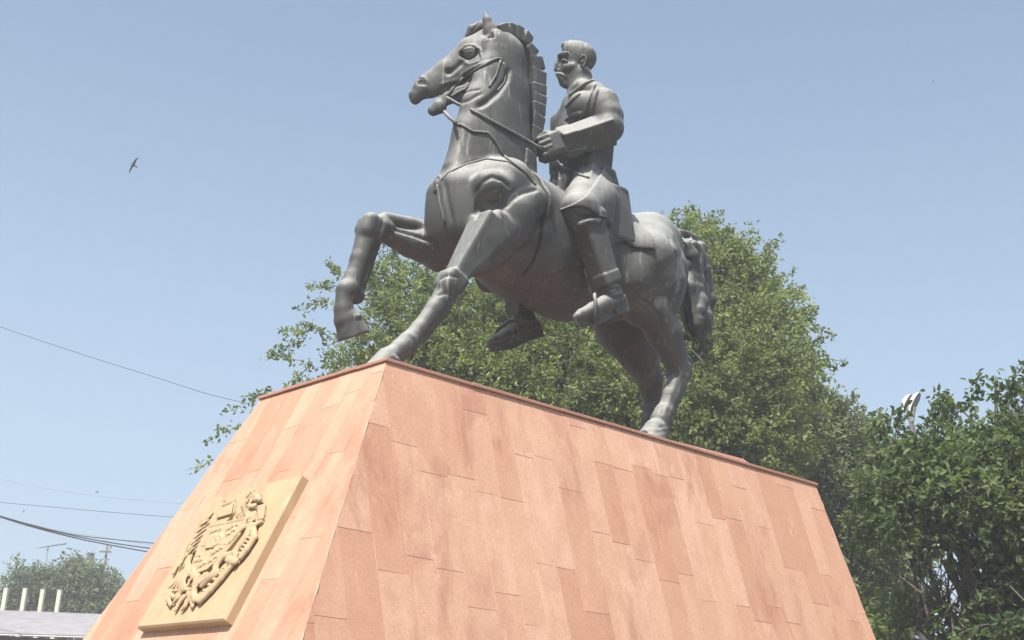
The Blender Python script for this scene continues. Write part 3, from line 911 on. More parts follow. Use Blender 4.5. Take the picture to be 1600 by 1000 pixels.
# coat skirt: a cloth shell over hips and thighs, open in front
X, Z = R_.ax[0][:, None, None], R_.ax[2][None, None, :]
pa, pb, pq, pd_ = P(922, 279, -.26), P(880, 324, -.54), P(902, 336, -.60), P(972, 384, -.42)
fx = pa[0] + (Z - pa[2]) * ((pb[0] - pa[0]) / (pb[2] - pa[2]))
hz_ = pq[2] + (X - pq[0]) * ((pd_[2] - pq[2]) / (pd_[0] - pq[0])) + .02 * np.sin(X * 15)
reg = np.maximum(np.maximum(fx - X, hz_ - Z), Z - P(907, 270, 0)[2])
skirt = np.maximum(R_.d - .03, reg.astype(np.float32))
R_.build('coat_skirt', m_bronze, rider, d=skirt)
del skirt, reg

def rstrap(name, pts, r=.012, lift=.004, mat=m_bronze):
    return strap(name, R_, pts, r, lift, rider, mat)
# hair, moustache, collar, belts
HV_ = Vol(NKR + np.array([-.8, -.6, -.3]), NKR + np.array([.8, .6, .8]), .010)
def hr(*pts, k=.012, mode='add', sq=.82): HV_.px(list(pts), k, (RV, sq), mode, ref=NKR)
hr((907, 90.5, 0, 25.2), (903, 88.2, 0, 24.9), (899, 84, 0, 21.5))
hr((884, 72, 0, 7.5), (892, 69, 0, 7))
HV_.px([(872, 92, 0, 15), (880, 104, 0, 24), (893, 118, 0, 21)], .006, None, 'sub', ref=NKR)
for o in (.1, -.1, .2): HV_.px([(868, 88, o, 14), (882, 104, o, 19), (892, 108, o, 16), (898, 122, o, 17), (906, 130, o, 15)], .006, None, 'sub', ref=NKR)
HV_.px([(911.5, 97, .2, 8.5), (911.5, 97, .2, 8.5)], .006, None, 'sub', ref=NKR)
for a0, b0 in (((886, 64), (882, 76)), ((893, 64), (889, 78)), ((898, 63), (896, 82)), ((905, 63), (903, 84)), ((912, 65), (914, 84)), ((920, 70), (924, 94)), ((927, 80), (929, 104))):
    HV_.crease([a0, b0], .005, .006)
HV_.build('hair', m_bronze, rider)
mo = Geo()
mz = [plane_pt(x, y, NKR, o) for x, y, o in ((869, 117, .015), (873, 115.5, .06), (879, 117, .10), (885, 120.5, .125))]
mo.tube([p + ORG for p in mz], [.012, .022, .020, .006], 8)
mz = [plane_pt(x, y, NKR, o) for x, y, o in ((869, 117, .015), (870, 116.5, -.03), (872, 118, -.07), (876, 121, -.10))]
mo.tube([p + ORG for p in mz], [.012, .020, .018, .006], 8)
mo.build('moustache', m_bronze, rider, smooth=True)
rstrap('collar', [(890, 150), (902, 141), (916, 131), (928, 126)], .024)
rstrap('lapel', [(884, 168), (894, 157), (906, 147)], .014)
rstrap('cross_belt', [(930, 132), (922, 150), (914, 172), (906, 188)], .017)
rstrap('cross_belt', [(870, 252), (882, 262), (902, 272), (920, 279)], .017)
rstrap('belt', [(872, 248), (886, 239), (902, 235), (918, 231)], .018)
# reins from the bit to the fist
def cable(name, pts, r, parent, mat):
    g = Geo(); g.tube([p + ORG for p in pts], r, 8); return g.build(name, mat, parent, smooth=True)
b0 = plane_pt(697, 152, PO, .12); b1 = P(850, 232, -.26)
mid_ = H.on([(738, 174), (755, 184), (775, 195), (795, 206), (812, 215), (826, 223)], .016)
cable('rein', [b0, plane_pt(716, 163, PO, .10)] + mid_ + [P(840, 229, -.25), b1], .017, statue, m_bronze)
c0 = plane_pt(692, 172, PO, -.05); c1 = P(712, 192, -.1)
cable('rein', [c0, c0 * .5 + c1 * .5 + np.array([0, 0, -.01]), c1], .017, statue, m_bronze_dark)
strap('rein', H, [(710, 194), (722, 196), (738, 206), (762, 208), (774, 222), (784, 242), (800, 254), (822, 272), (836, 290)], .014, .006, statue, m_bronze_dark)
# stirrup leathers and irons on both sides
for s in (1, -1):
    mm = np.array([1, 1 if s > 0 else -.80, 1])
    g = Geo(); g.tube([P(x, y, t) * mm + ORG for x, y, t in ((914, 420, -.50), (920, 445, -.53), (924, 462, -.56))], .022, 6); g.build('stirrup_leather', m_bronze_dark, rider, smooth=True)
    g = Geo(); g.tube([P(x, y, t) * mm + ORG for x, y, t in ((920, 492, -.54), (924, 468, -.55), (929, 460, -.65), (930, 470, -.745), (932, 497, -.75), (927, 503, -.65), (920, 492, -.54))], .018, 6, False)
    g.build('stirrup', m_bronze, rider, smooth=True)
# ---------------------------------------------------------------- relief plaque on the end face
m_plaque = stone_mat('ochre_tuff', [(0.0, (.40, .29, .165)), (.5, (.48, .36, .215)), (1.0, (.53, .415, .265))], 0.1, 1.6, stain=(.28, .19, .12))
FC = np.array([CX, CY, CZ]); NF = np.array(NL); VF = np.array(VL); UF = np.array([0, 1.0, 0])
PT = 0.075                                       # plaque thickness

def face_uv(px, py, h=0.0):
    """pixel -> (u along the top edge, v down the slope) on the end face raised by h"""
    d = ray(px, py); o = FC + NF * h
    p = EYE + d * (((o - EYE) @ NF) / (d @ NF)) - FC
    return p @ UF, p @ VF
c4 = [face_uv(x, y, PT) for x, y in ((470, 742.5), (331, 771.5), (215, 980.5), (351, 968.5))]
ur = (c4[0][0] + c4[3][0]) / 2; ul = (c4[1][0] + c4[2][0]) / 2; vt = (c4[0][1] + c4[1][1]) / 2; vb = (c4[2][1] + c4[3][1]) / 2
pc = FC + UF * (ur + ul) / 2 + VF * (vt + vb) / 2
plaque = empty('plaque', tuple(pc - np.array(ped.location))); plaque.parent = ped
plaque['label'] = 'ochre stone plaque carved with an eagle and a lion holding a shield'
g = Geo()
hw, hh_, ch = (ul - ur) / 2, (vb - vt) / 2, .012
pl = lambda a, b, d: pc + UF * a + VF * b + NF * d
rings = []
for k, d in ((0, -.03), (0, PT - ch), (ch, PT)):
    rings += [pl(-hw + k, -hh_ + k, d), pl(hw - k, -hh_ + k, d), pl(hw - k, hh_ - k, d), pl(-hw + k, hh_ - k, d)]
fs = [(i + j * 4, (i + 1) % 4 + j * 4, (i + 1) % 4 + (j + 1) * 4, i + (j + 1) * 4) for j in range(2) for i in range(4)] + [(8, 9, 10, 11)]
if np.cross(UF, VF) @ NF < 0: fs = [tuple(reversed(q)) for q in fs]
g.add(rings, fs); g.build('plaque_slab', m_plaque, plaque)

# relief frame: x = u, y = -v, z = height above the plaque
def em(a, b):
    u, v = face_uv(230 + .2 * a, 760 + .2 * b, PT)
    return np.array([-(u - (ur + ul) / 2), -(v - (vt + vb) / 2)])   # x grows to the right as one looks at it
def em_vol(pts, m=.06): 
    q = np.array([em(*p) for p in pts]); lo = q.min(0) - m; hi = q.max(0) + m
    return Vol((lo[0], lo[1], -.012), (hi[0], hi[1], .13), .0062)
def em_line(V, pts, r, z=.02, k=.008, mode='add', r2=None):
    q = [np.array([*em(*p), z]) for p in pts]
    n = len(q); rs = [r + ((r2 if r2 is not None else r) - r) * i / (n - 1) for i in range(n)]
    V.chain(q, rs, k, ((0, 0, 1.0), .9), mode)
def em_poly(V, pts, z, rnd=.006, k=.006):
    """flat raised plate with the outline pts"""
    q = np.array([em(*p) for p in pts])
    X = V.ax[0][:, None]; Y = V.ax[1][None, :]
    d2 = np.full((len(V.ax[0]), len(V.ax[1])), 1e9); ins = np.zeros(d2.shape, bool)
    for i in range(len(q)):
        a, b = q[i - 1], q[i]; e = b - a
        t = np.clip(((X - a[0]) * e[0] + (Y - a[1]) * e[1]) / (e @ e + 1e-12), 0, 1)
        d2 = np.minimum(d2, (X - a[0] - t * e[0]) ** 2 + (Y - a[1] - t * e[1]) ** 2)
        c = ((a[1] > Y) != (b[1] > Y)) & (X < (b[0] - a[0]) * (Y - a[1]) / (b[1] - a[1] + 1e-12) + a[0]); ins ^= c
    s2 = np.sqrt(d2) * np.where(ins, -1, 1)
    zz = V.ax[2][None, None, :] - z
    a = s2[:, :, None] + rnd; b = zz + rnd
    e = np.sqrt(np.maximum(a, 0) ** 2 + np.maximum(b, 0) ** 2) + np.minimum(np.maximum(a, b), 0) - rnd
    V.put((slice(None),) * 3, e.astype(np.float32), k, 'add')
def em_build(V, name, parent=plaque):
    v, f = V.skin()
    w = pc + NF * PT + np.outer(v[:, 0], -UF) + np.outer(v[:, 1], -VF) + np.outer(v[:, 2] * .7, NF)
    return mesh_obj(name, w, f[:, ::-1] if np.cross(-UF, -VF) @ NF < 0 else f, m_plaque, parent, smooth=True)

# shield with four quarters and a small shield in the middle
SH = [(512, 330), (610, 308), (742, 276), (800, 268), (786, 330), (742, 400), (690, 470), (630, 540), (560, 610), (490, 665), (430, 692), (390, 690), (376, 660), (390, 610), (412, 540), (440, 470), (470, 400)]
V = em_vol(SH + [(340, 700)])
em_poly(V, SH, .045)
for p in ([(512, 330), (800, 268), (742, 400), (630, 540), (490, 665), (400, 696), (376, 660), (412, 540), (470, 400), (512, 330)],): em_line(V, p, .011, .046)
em_line(V, [(640, 302), (560, 450), (490, 560), (400, 690)], .008, .046)
em_line(V, [(440, 480), (540, 470), (690, 462)], .008, .046)
em_poly(V, [(520, 400), (612, 382), (640, 400), (600, 460), (530, 500), (480, 492), (476, 450)], .058)
for i in range(3): em_line(V, [(486, 505 + i * 12 - 20), (552, 492 + i * 12 - 20)], .005, .062)
em_line(V, [(530, 450), (560, 405), (575, 440), (596, 398), (612, 430)], .008, .060)
for a, b in ((560, 360), (600, 350), (535, 372), (690, 330), (720, 320), (660, 350), (700, 360), (660, 390), (430, 560), (450, 590), (410, 600), (440, 640), (470, 620), (540, 540), (570, 520), (600, 500), (560, 570), (520, 600)):
    em_line(V, [(a - 8, b + 10), (a + 4, b - 8)], .014, .05); em_line(V, [(a - 12, b - 2), (a + 12, b + 2)], .008, .055)
em_build(V, 'shield')
# eagle: head, breast feathers, wing, tail, claws
EAG = [(590, 175), (640, 118), (700, 110), (716, 150), (700, 200), (640, 260), (520, 320), (400, 480), (330, 640), (260, 790), (180, 780), (215, 690), (300, 520), (400, 330), (480, 240), (540, 215)]
V = em_vol(EAG + [(300, 960), (170, 960)])
em_poly(V, [(560, 260), (590, 190), (640, 130), (690, 118), (706, 150), (690, 215), (650, 270), (600, 320), (520, 330)], .035)
em_line(V, [(640, 152), (682, 136)], .030, .035); em_line(V, [(636, 140), (650, 136)], .010, .066); em_line(V, [(610, 176), (596, 190), (592, 200)], .014, .05, r2=.004); em_line(V, [(622, 160), (606, 172)], .018, .05)
for i in range(5): em_line(V, [(578 + i * 6, 262 - i * 16), (632 + i * 10, 246 - i * 18), (680 + i * 4, 232 - i * 18)], .013, .052)
em_poly(V, [(520, 230), (540, 215), (560, 260), (520, 330), (440, 500), (380, 520), (330, 560), (380, 420), (430, 320), (470, 260)], .03)
for i in range(6):                                # long wing feathers
    a = i / 5
    em_line(V, [(520 - a * 60, 246 + a * 40), (446 - a * 50, 340 + a * 70), (400 - a * 60, 440 + a * 100), (370 - a * 90, 500 + a * 150)], .012, .050 + .010 * (i % 2), r2=.008)
for i in range(6): em_line(V, [(512 - i * 24, 290 + i * 44), (450 - i * 22, 330 + i * 48)], .011, .066, r2=.015)
em_line(V, [(520, 226), (436, 292), (350, 420), (286, 552), (222, 690)], .016, .03)
em_line(V, [(536, 222), (470, 262), (392, 372), (330, 490), (268, 640)], .012, .04)
em_poly(V, [(330, 640), (375, 670), (340, 740), (280, 810), (210, 800), (240, 740), (290, 660)], .032)
for i in range(6): em_line(V, [(330 + i * 8, 660 + i * 3), (290 + i * 6, 730 + i * 6), (208 + i * 24, 808 + i * 4)], .014, .056)
em_line(V, [(350, 560), (330, 620), (345, 655)], .03, .03)
for a, b in (((320, 650), (350, 655)), ((335, 655), (365, 658))): em_line(V, [a, b], .013, .04)
em_build(V, 'eagle')
# lion: maned head, body, hind leg, tail
LIO = [(800, 90), (860, 60), (920, 80), (940, 190), (910, 300), (850, 330), (850, 460), (760, 570), (700, 640), (560, 760), (430, 910), (520, 600), (700, 420)]
V = em_vol(LIO)
em_line(V, [(845, 100), (872, 104)], .044, .03); em_line(V, [(872, 112), (906, 126)], .026, .05); em_line(V, [(868, 100), (884, 98)], .014, .068)
em_line(V, [(900, 122), (918, 132)], .018, .07); em_line(V, [(838, 176), (866, 172)], .022, .05)
for a, b in ((834, 74), (862, 64), (892, 76), (816, 98), (838, 104), (820, 126), (846, 128), (812, 148), (858, 82), (838, 150), (826, 172)): em_line(V, [(a, b), (a - 8, b + 16)], .016, .062, r2=.008)
for i in range(8): em_line(V, [(775 + i * 4, 150 + i * 14), (760 + i * 6, 168 + i * 14)], .015, .035)
for i in range(6): em_line(V, [(720 + i * 22, 190 + (i % 3) * 22), (712 + i * 22, 206 + (i % 3) * 22)], .014, .03)
em_poly(V, [(760, 140), (830, 150), (860, 200), (870, 260), (820, 290), (740, 290), (700, 230)], .026)
for i in range(5): em_line(V, [(888 + i * 2, 180 + i * 22), (938 - i * 4, 168 + i * 24)], .016, .04)
em_poly(V, [(880, 170), (938, 165), (936, 220), (915, 290), (870, 320), (862, 260)], .04)
em_line(V, [(872, 322), (830, 320), (780, 345), (720, 400), (680, 450)], .020, .05)
em_line(V, [(830, 330), (800, 400), (750, 470), (706, 530)], .038, .035)
em_line(V, [(850, 350), (858, 420), (800, 510), (756, 566)], .030, .04)
for i in range(5): em_line(V, [(836 - i * 16, 430 + i * 30), (812 - i * 16, 420 + i * 30)],   .010, .055)
em_line(V, [(706, 530), (720, 560), (700, 600)], .024, .045); em_line(V, [(660, 590), (716, 610)], .030, .05)
em_line(V, [(690, 540), (620, 560), (560, 630), (545, 700)], .030, .035)
em_line(V, [(700, 610), (640, 680), (600, 730), (520, 820), (440, 900)], .026, .035, r2=.034)
for i in range(6): em_line(V, [(690 - i * 38, 620 + i * 44), (662 - i * 38, 612 + i * 44)], .012, .055)
em_build(V, 'lion')
# sword, wheat, chain links and ribbon under the shield
V = em_vol([(170, 690), (560, 690), (560, 980), (170, 980)])
em_line(V, [(545, 700), (500, 730), (450, 780)], .050, .03, r2=.03)
for i in range(7): em_line(V, [(560 - i * 18, 690 + i * 14), (536 - i * 18, 700 + i * 14)], .014, .06); em_line(V, [(500 - i * 14, 700 + i * 14), (476 - i * 14, 706 + i * 14)], .013, .055)
em_line(V, [(370, 700), (410, 720), (400, 790), (386, 860), (400, 900)], .030, .04)
em_line(V, [(240, 830), (320, 826), (384, 820)], .016, .045); em_line(V, [(360, 760), (290, 840), (230, 880), (190, 850)], .018, .035)
for p in ([(190, 850), (180, 890), (200, 940)], [(300, 880), (262, 930), (240, 976)], [(330, 910), (312, 950), (290, 974)], [(352, 860), (366, 905), (372, 950)], [(260, 880), (225, 915)], [(410, 880), (420, 912)], [(340, 850), (300, 890)]):
    em_line(V, p, .028, .03, r2=.016)
for a, b in ((420, 740), (440, 720), (380, 740), (352, 790), (420, 800)): em_line(V, [(a, b), (a - 20, b + 24)], .015, .055)
em_build(V, 'ribbon_and_sword')
# ---------------------------------------------------------------- trees
def leaf_mat(name, dark, light, trans):
    m, t, b = new_mat(name)
    at = t.nodes.new('ShaderNodeAttribute'); at.attribute_name = 'leaf_tint'
    c = ramp(t, at.outputs['Fac'], [(0.0, dark), (.55, tuple((x + y) / 2 for x, y in zip(dark, light))), (1.0, light)])
    t.links.new(c, b.inputs['Base Color'])
    b.inputs['Roughness'].default_value = .55
    b.inputs['Specular IOR Level'].default_value = .35
    tr = t.nodes.new('ShaderNodeBsdfTranslucent'); t.links.new(mixc(t, 1.0, c, trans, 'MULTIPLY'), tr.inputs['Color'])
    mx = t.nodes.new('ShaderNodeMixShader'); mx.inputs[0].default_value = .4
    out = t.nodes['Material Output']
    t.links.new(b.outputs[0], mx.inputs[1]); t.links.new(tr.outputs[0], mx.inputs[2]); t.links.new(mx.outputs[0], out.inputs['Surface'])
    return m
m_bark = plain_mat('tree_bark', (.11, .085, .065), .9, 0, .4, 9)
m_leaf_a = leaf_mat('leaf_green', (.08, .11, .038), (.32, .355, .135), (1.5, 1.7, .8))
m_leaf_b = leaf_mat('leaf_deep_green', (.05, .08, .03), (.19, .235, .085), (1.5, 1.8, .8))
m_leaf_c = leaf_mat('leaf_grey_green', (.10, .125, .055), (.31, .335, .165), (1.4, 1.5, .9))

def unit(v): return v / (np.linalg.norm(v, axis=-1, keepdims=True) + 1e-9)

def tree(base, height, blobs, n_twig, leaf, mat, label, group=None, per=22, twig_len=.55, seed=1, extra=(), spread=.5, limbs=26, name='broadleaf_tree', gaps=()):
    """blobs: (centre, radius) lumps of the crown; twigs with leaves spread through the outer part of the lumps"""
    g_ = np.random.default_rng(seed)
    base = np.array(base, float)
    root = empty(name, tuple(base)); tag(root, label, 'tree', group)
    C_ = np.array([b[0] for b in blobs], float); R_b = np.array([b[1] for b in blobs], float)
    top = C_[np.argmax(C_[:, 2])]
    mid = C_.mean(0); fork = base + (mid - base) * np.array([.25, .25, .62]); fork[2] = base[2] + height * .34
    g = Geo()
    g.tube([base - [0, 0, .2], base + (fork - base) * .5 + g_.normal(0, .06, 3), fork], [height * .026, height * .021, height * .019], 10)
    g.build('trunk', m_bark, root, smooth=True)
    limb_pts = []
    order = np.argsort(-R_b)[:limbs]
    for j in order:
        e = C_[j] + g_.normal(0, .15, 3); p0 = fork.copy(); s = g_.uniform(0, .35)
        p0 = base + (fork - base) * (1 - s * .3)
        pts = [p0 + (e - p0) * q + g_.normal(0, .10, 3) * math.sin(q * math.pi) + np.array([0, 0, .5 * math.sin(q * math.pi)]) for q in np.linspace(0, 1, 6)]
        g = Geo(); w = height * .010
        g.tube(pts, [w, w * .8, w * .62, w * .46, w * .3, w * .16], 7)
        for q in range(5):                        # side branches
            o = pts[2 + q % 4]; dirn = unit(g_.normal(0, 1, 3) + unit(e - p0) * .8); L = R_b[j] * g_.uniform(.6, 1.0)
            g.tube([o, o + dirn * L * .5 + g_.normal(0, .05, 3), o + dirn * L], [w * .3, w * .2, w * .08], 5)
        g.build('limb', m_bark, root, smooth=True)
    vol = R_b ** 2; pick = g_.choice(len(blobs), n_twig, p=vol / vol.sum())
    d = unit(g_.normal(0, 1, (n_twig, 3)))
    clump = g_.normal(0, .10, len(blobs))
    rr = g_.uniform(.25, 1.0, n_twig) ** .55
    lump = 1 + .22 * np.sin(d[:, 0] * 5 + pick) * np.sin(d[:, 1] * 4.3 + pick * 2) * np.sin(d[:, 2] * 4.7)
    pos = C_[pick] + d * (R_b[pick] * rr * lump)[:, None]
    out = unit(d * .8 + g_.normal(0, spread, (n_twig, 3)) + np.array([0, 0, .15]))
    if len(extra):
        ep = np.array([x[0] for x in extra]); eo = unit(np.array([x[1] for x in extra], float)); pos = np.concatenate([pos, ep]); out = np.concatenate([out, eo])
    n_t = len(pos)
    tint_t = g_.normal(.45, .16, n_t); tint_t[:n_twig] += clump[pick]
    tw = np.repeat(np.arange(n_t), per); N = len(tw)
    s = g_.uniform(0, 1, N)
    L = twig_len * g_.uniform(.6, 1.25, n_t)
    droop = np.array([0, 0, -.18])
    lp = pos[tw] + out[tw] * (s * L[tw])[:, None] + droop * (s ** 2 * L[tw])[:, None] + g_.normal(0, twig_len * .10, (N, 3))
    ax = unit(out[tw] * .6 + g_.normal(0, .75, (N, 3)) + np.array([0, 0, -.25]))
    nr = unit(np.cross(ax, unit(g_.normal(0, 1, (N, 3)))) + np.array([0, 0, .35]))
    nr = unit(nr - ax * (nr * ax).sum(1, keepdims=True)); sd_ = np.cross(ax, nr)
    ln = leaf * g_.uniform(.65, 1.3, N); wd = ln * g_.uniform(.20, .30, N)
    v = np.empty((N, 6, 3))
    L1, L2 = (ln * .28)[:, None], (ln * .68)[:, None]; w1, w2 = wd[:, None], (wd * .78)[:, None]; up_ = nr * (wd * .4)[:, None]
    v[:, 0] = lp; v[:, 1] = lp + ax * L1 + sd_ * w1 + up_; v[:, 2] = lp + ax * L2 + sd_ * w2 + up_ * .6
    v[:, 3] = lp + ax * ln[:, None] - nr * (ln * .12)[:, None]; v[:, 4] = lp + ax * L2 - sd_ * w2 + up_ * .6; v[:, 5] = lp + ax * L1 - sd_ * w1 + up_
    i0 = np.arange(N) * 6
    f = np.concatenate([np.stack([i0, i0 + 1, i0 + 2, i0 + 3], 1), np.stack([i0, i0 + 3, i0 + 4, i0 + 5], 1)])
    o = mesh_obj('leaves', v.reshape(-1, 3), f, mat, root)
    tint = np.clip(tint_t[tw] + g_.normal(0, .14, N), 0, 1)
    a = o.data.attributes.new('leaf_tint', 'FLOAT', 'POINT'); a.data.foreach_set('value', np.repeat(tint, 6).astype(np.float32))
    o['kind'] = 'stuff'
    # twig wood as one mesh
    k = g_.choice(n_t, min(n_t, 900), replace=False); g = Geo()
    for j in k: g.tube([pos[j] - out[j] * .25, pos[j] + out[j] * L[j] * .5, pos[j] + out[j] * L[j] * .95 + droop * L[j] * .8], [.012, .008, .004], 3, False)
    w = g.build('twigs', m_bark, root); w['kind'] = 'stuff'
    return root

def lump(px, py, rg, rpx):
    c = at_range(px, py, rg); return (c, rpx * float((c - EYE) @ FW) / FOC)
def gpos(px, rg):
    c = at_range(px, 1000, rg); return (c[0], c[1], 0)
def sprig(px, py, rg, dx, dy):
    a = at_range(px, py, rg); b = at_range(px + dx, py + dy, rg); return (a, b - a)

# big tree straight behind the statue
RG = 23.0
bl = [lump(*b) for b in (
    (1085, 425, RG, 85), (1130, 470, RG, 95), (1030, 470, RG, 90), (1195, 540, RG - .5, 85), (1100, 560, RG - 1, 110), (1185, 620, RG - 1, 90),
    (960, 500, RG - 1, 85), (880, 500, RG - .5, 85), (800, 520, RG - 1, 90), (720, 520, RG - .5, 85), (645, 470, RG, 62), (610, 525, RG - .5, 62), (556, 578, RG, 42),
    (680, 600, RG - 1, 90), (780, 620, RG - 1.5, 95), (880, 620, RG - 1.5, 95), (980, 640, RG - 1.5, 95), (1090, 680, RG - 1.5, 95), (1180, 710, RG - 1, 85),
    (630, 625, RG - .5, 62), (900, 720, RG - 1, 100), (1030, 760, RG - 1, 100), (740, 700, RG, 100), (1240, 600, RG, 38), (1150, 420, RG, 42), (1085, 375, RG, 32), (600, 430, RG + .3, 40), (500, 592, RG, 20),
    (950, 440, RG + 1.5, 80), (820, 470, RG + 1.5, 80), (1180, 480, RG + 1, 60), (1060, 620, RG + 1.5, 120), (860, 600, RG + 1.5, 130), (700, 580, RG + 1.5, 110), (1180, 660, RG + 1.5, 100))]
ex = [sprig(x + q * 3, y + q * 2, RG, dx, dy) for (x, y, dx, dy) in (
    (520, 445, -40, -8), (510, 468, -30, 4), (478, 520, -40, -12), (470, 532, -32, 6), (455, 560, -30, -12), (470, 580, -20, 20), (505, 520, -30, -20), (530, 430, -20, -30),
    (392, 636, -16, 0), (382, 664, -30, 4), (352, 668, -14, 10), (332, 716, -14, 6), (425, 608, -20, 4), (1190, 395, 15, -18), (1240, 500, 25, -20), (1262, 540, 18, -14), (1078, 352, 0, -28), (1095, 360, 14, -20)) for q in range(3 if x > 420 else 1)]
tree(gpos(880, RG), 9.0, bl, 7200, .086, m_leaf_a, 'large leafy green tree rising straight behind the bronze horse', per=27, twig_len=.44, seed=4, extra=ex)
# lower tree between it and the right-hand tree
RM = 26.0
bl = [lump(*b) for b in ((1265, 690, RM, 70), (1310, 740, RM, 75), (1255, 760, RM, 80), (1340, 700, RM, 40), (1330, 810, RM - .5, 80), (1290, 860, RM, 90), (1370, 880, RM, 80), (1350, 960, RM, 90), (1230, 640, RM, 48), (1300, 650, RM, 28))]
tree(gpos(1310, RM), 6.5, bl, 2200, .11, m_leaf_c, 'paler green tree past the right end of the pedestal, lower than the big one', per=20, twig_len=.5, seed=8)
# dark tree at the right edge, nearer, larger leaves
RR = 17.0
bl = [lump(*b) for b in ((1415, 758, RR, 54), (1480, 755, RR, 58), (1560, 748, RR, 64), (1645, 725, RR, 90), (1440, 800, RR - .3, 60), (1530, 775, RR - .5, 70), (1620, 800, RR, 110), (1388, 704, RR, 20), (1452, 712, RR, 24), (1474, 690, RR, 12), (1512, 694, RR, 16), (1556, 682, RR, 18), (1560, 652, RR, 8), (1602, 652, RR, 22),
    (1650, 880, RR, 90), (1405, 985, RR + .6, 50), (1620, 980, RR - .4, 80), (1680, 990, RR, 90), (1700, 760, RR, 130), (1385, 810, RR + .5, 42), (1500, 1010, RR, 40))]
ex = [sprig(x + q * 3, y + q * 2, RR, dx, dy) for (x, y, dx, dy) in ((1380, 684, -10, -26), (1400, 672, 2, -22), (1462, 664, 0, -24), (1480, 668, -4, -22), (1500, 640, -18, -16), (1552, 628, 0, -30), (1568, 624, 10, -26), (1598, 600, 4, -26), (1510, 632, 6, -20)) for q in range(4)]
tree(gpos(1560, RR), 7.0, bl, 2300, .10, m_leaf_b, 'dark green tree with larger leaves at the right edge of the view', per=17, twig_len=.42, seed=13, extra=ex, limbs=20)

rt = [o for o in COL.objects if o.get('label', '').startswith('dark green tree')][0]
rb = random.Random(31); g = Geo()
for i in range(46):
    a = at_range(1490 + rb.uniform(-70, 60), 985 + rb.uniform(-30, 30), RR + rb.uniform(-.6, .6)); b = at_range(1500 + rb.uniform(-110, 110), 850 + rb.uniform(-40, 60), RR + rb.uniform(-.8, .8))
    m_ = (a + b) / 2 + np.array([rb.uniform(-.15, .15) for _ in range(3)])
    w = rb.choice((.008, .01, .014, .022)); g.tube([a, m_, b], [w, w * .7, w * .3], 5)
g.build('branch', m_bark, rt, smooth=True)['kind'] = 'stuff'
# ---------------------------------------------------------------- left background: shed, posts, far tree, poles
m_roof = plain_mat('weathered_roof_sheet', (.36, .35, .355), .7, .1, .15, 3)
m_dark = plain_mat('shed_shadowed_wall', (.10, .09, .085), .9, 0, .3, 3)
m_cream = plain_mat('cream_paint', (.66, .62, .50), .7, 0, .1, 8)
m_white = plain_mat('white_paint', (.62, .61, .59), .6, 0, .08, 8)
m_brick = plain_mat('chimney_stone', (.50, .36, .27), .9, 0, .25, 8)
m_metal = plain_mat('grey_metal', (.22, .22, .22), .5, .5, .2, 10)
m_wood = plain_mat('pole_wood', (.16, .125, .10), .9, 0, .3, 10)
m_cable = plain_mat('black_cable', (.05, .05, .055), .6, 0, .2, 10)
m_pale_cable = plain_mat('pale_cable', (.30, .30, .33), .6, 0, .1, 10)

# shed: corrugated roof sloping towards the camera
RS = 40.0
eA, eB = at_range(-150, 985, RS), at_range(330, 999, RS - 1)
rA, rB = at_range(-150, 948, RS + 3.2), at_range(150, 960, RS + 3.2)
rB = rA + (rB - rA) * 1.12
shed = empty('shed', (float((eA[0] + eB[0]) / 2), float((eA[1] + eB[1]) / 2), 0.0))
tag(shed, 'low shed with a pale corrugated roof at the lower left corner', 'shed')
nu = 520; v = []; f = []
nrm = np.cross(eB - eA, rA - eA); nrm /= np.linalg.norm(nrm); nrm *= np.sign(nrm[2])
for j, (a, b) in enumerate(((eA, eB), (rA, rB))):
    for i in range(nu + 1):
        s = i / nu; v.append(a + (b - a) * s + nrm * .025 * math.cos(i * math.pi / 2.0))
for i in range(nu): f.append((i, i + 1, nu + 2 + i, nu + 1 + i))
v2 = [p - nrm * .012 for p in v]; n0 = len(v)
f2 = [tuple(reversed([k + n0 for k in q])) for q in f] + [(i, i + n0, i + 1 + n0, i + 1) for i in range(nu)]
mesh_obj('roof_sheet', v + v2, f + f2, m_roof, shed)
g = Geo(); back = unit((rA - eA) * [1, 1, 0]); al = unit((eB - eA) * [1, 1, 0])
w0, w1 = eA + back * .22 + al * .4, eB + back * .22 - al * 1.2
for (p, q, ht) in ((w0, w1, eA[2] + .02),):
    g.add([(p[0], p[1], 0), (q[0], q[1], 0), (q[0], q[1], ht), (p[0], p[1], ht), *[(p[0] + back[0] * 2.6, p[1] + back[1] * 2.6, z_) for z_ in (0,)], *[(q[0] + back[0] * 2.6, q[1] + back[1] * 2.6, z_) for z_ in (0,)],
           (q[0] + back[0] * 2.6, q[1] + back[1] * 2.6, ht), (p[0] + back[0] * 2.6, p[1] + back[1] * 2.6, ht)],
          [(0, 1, 2, 3), (1, 5, 6, 2), (5, 4, 7, 6), (4, 0, 3, 7)])
g.build('wall', m_dark, shed)
g = Geo(); g.tube([eA + nrm * -.045, eB + nrm * -.045], .02, 6); g.build('eave_rail', m_white, shed)

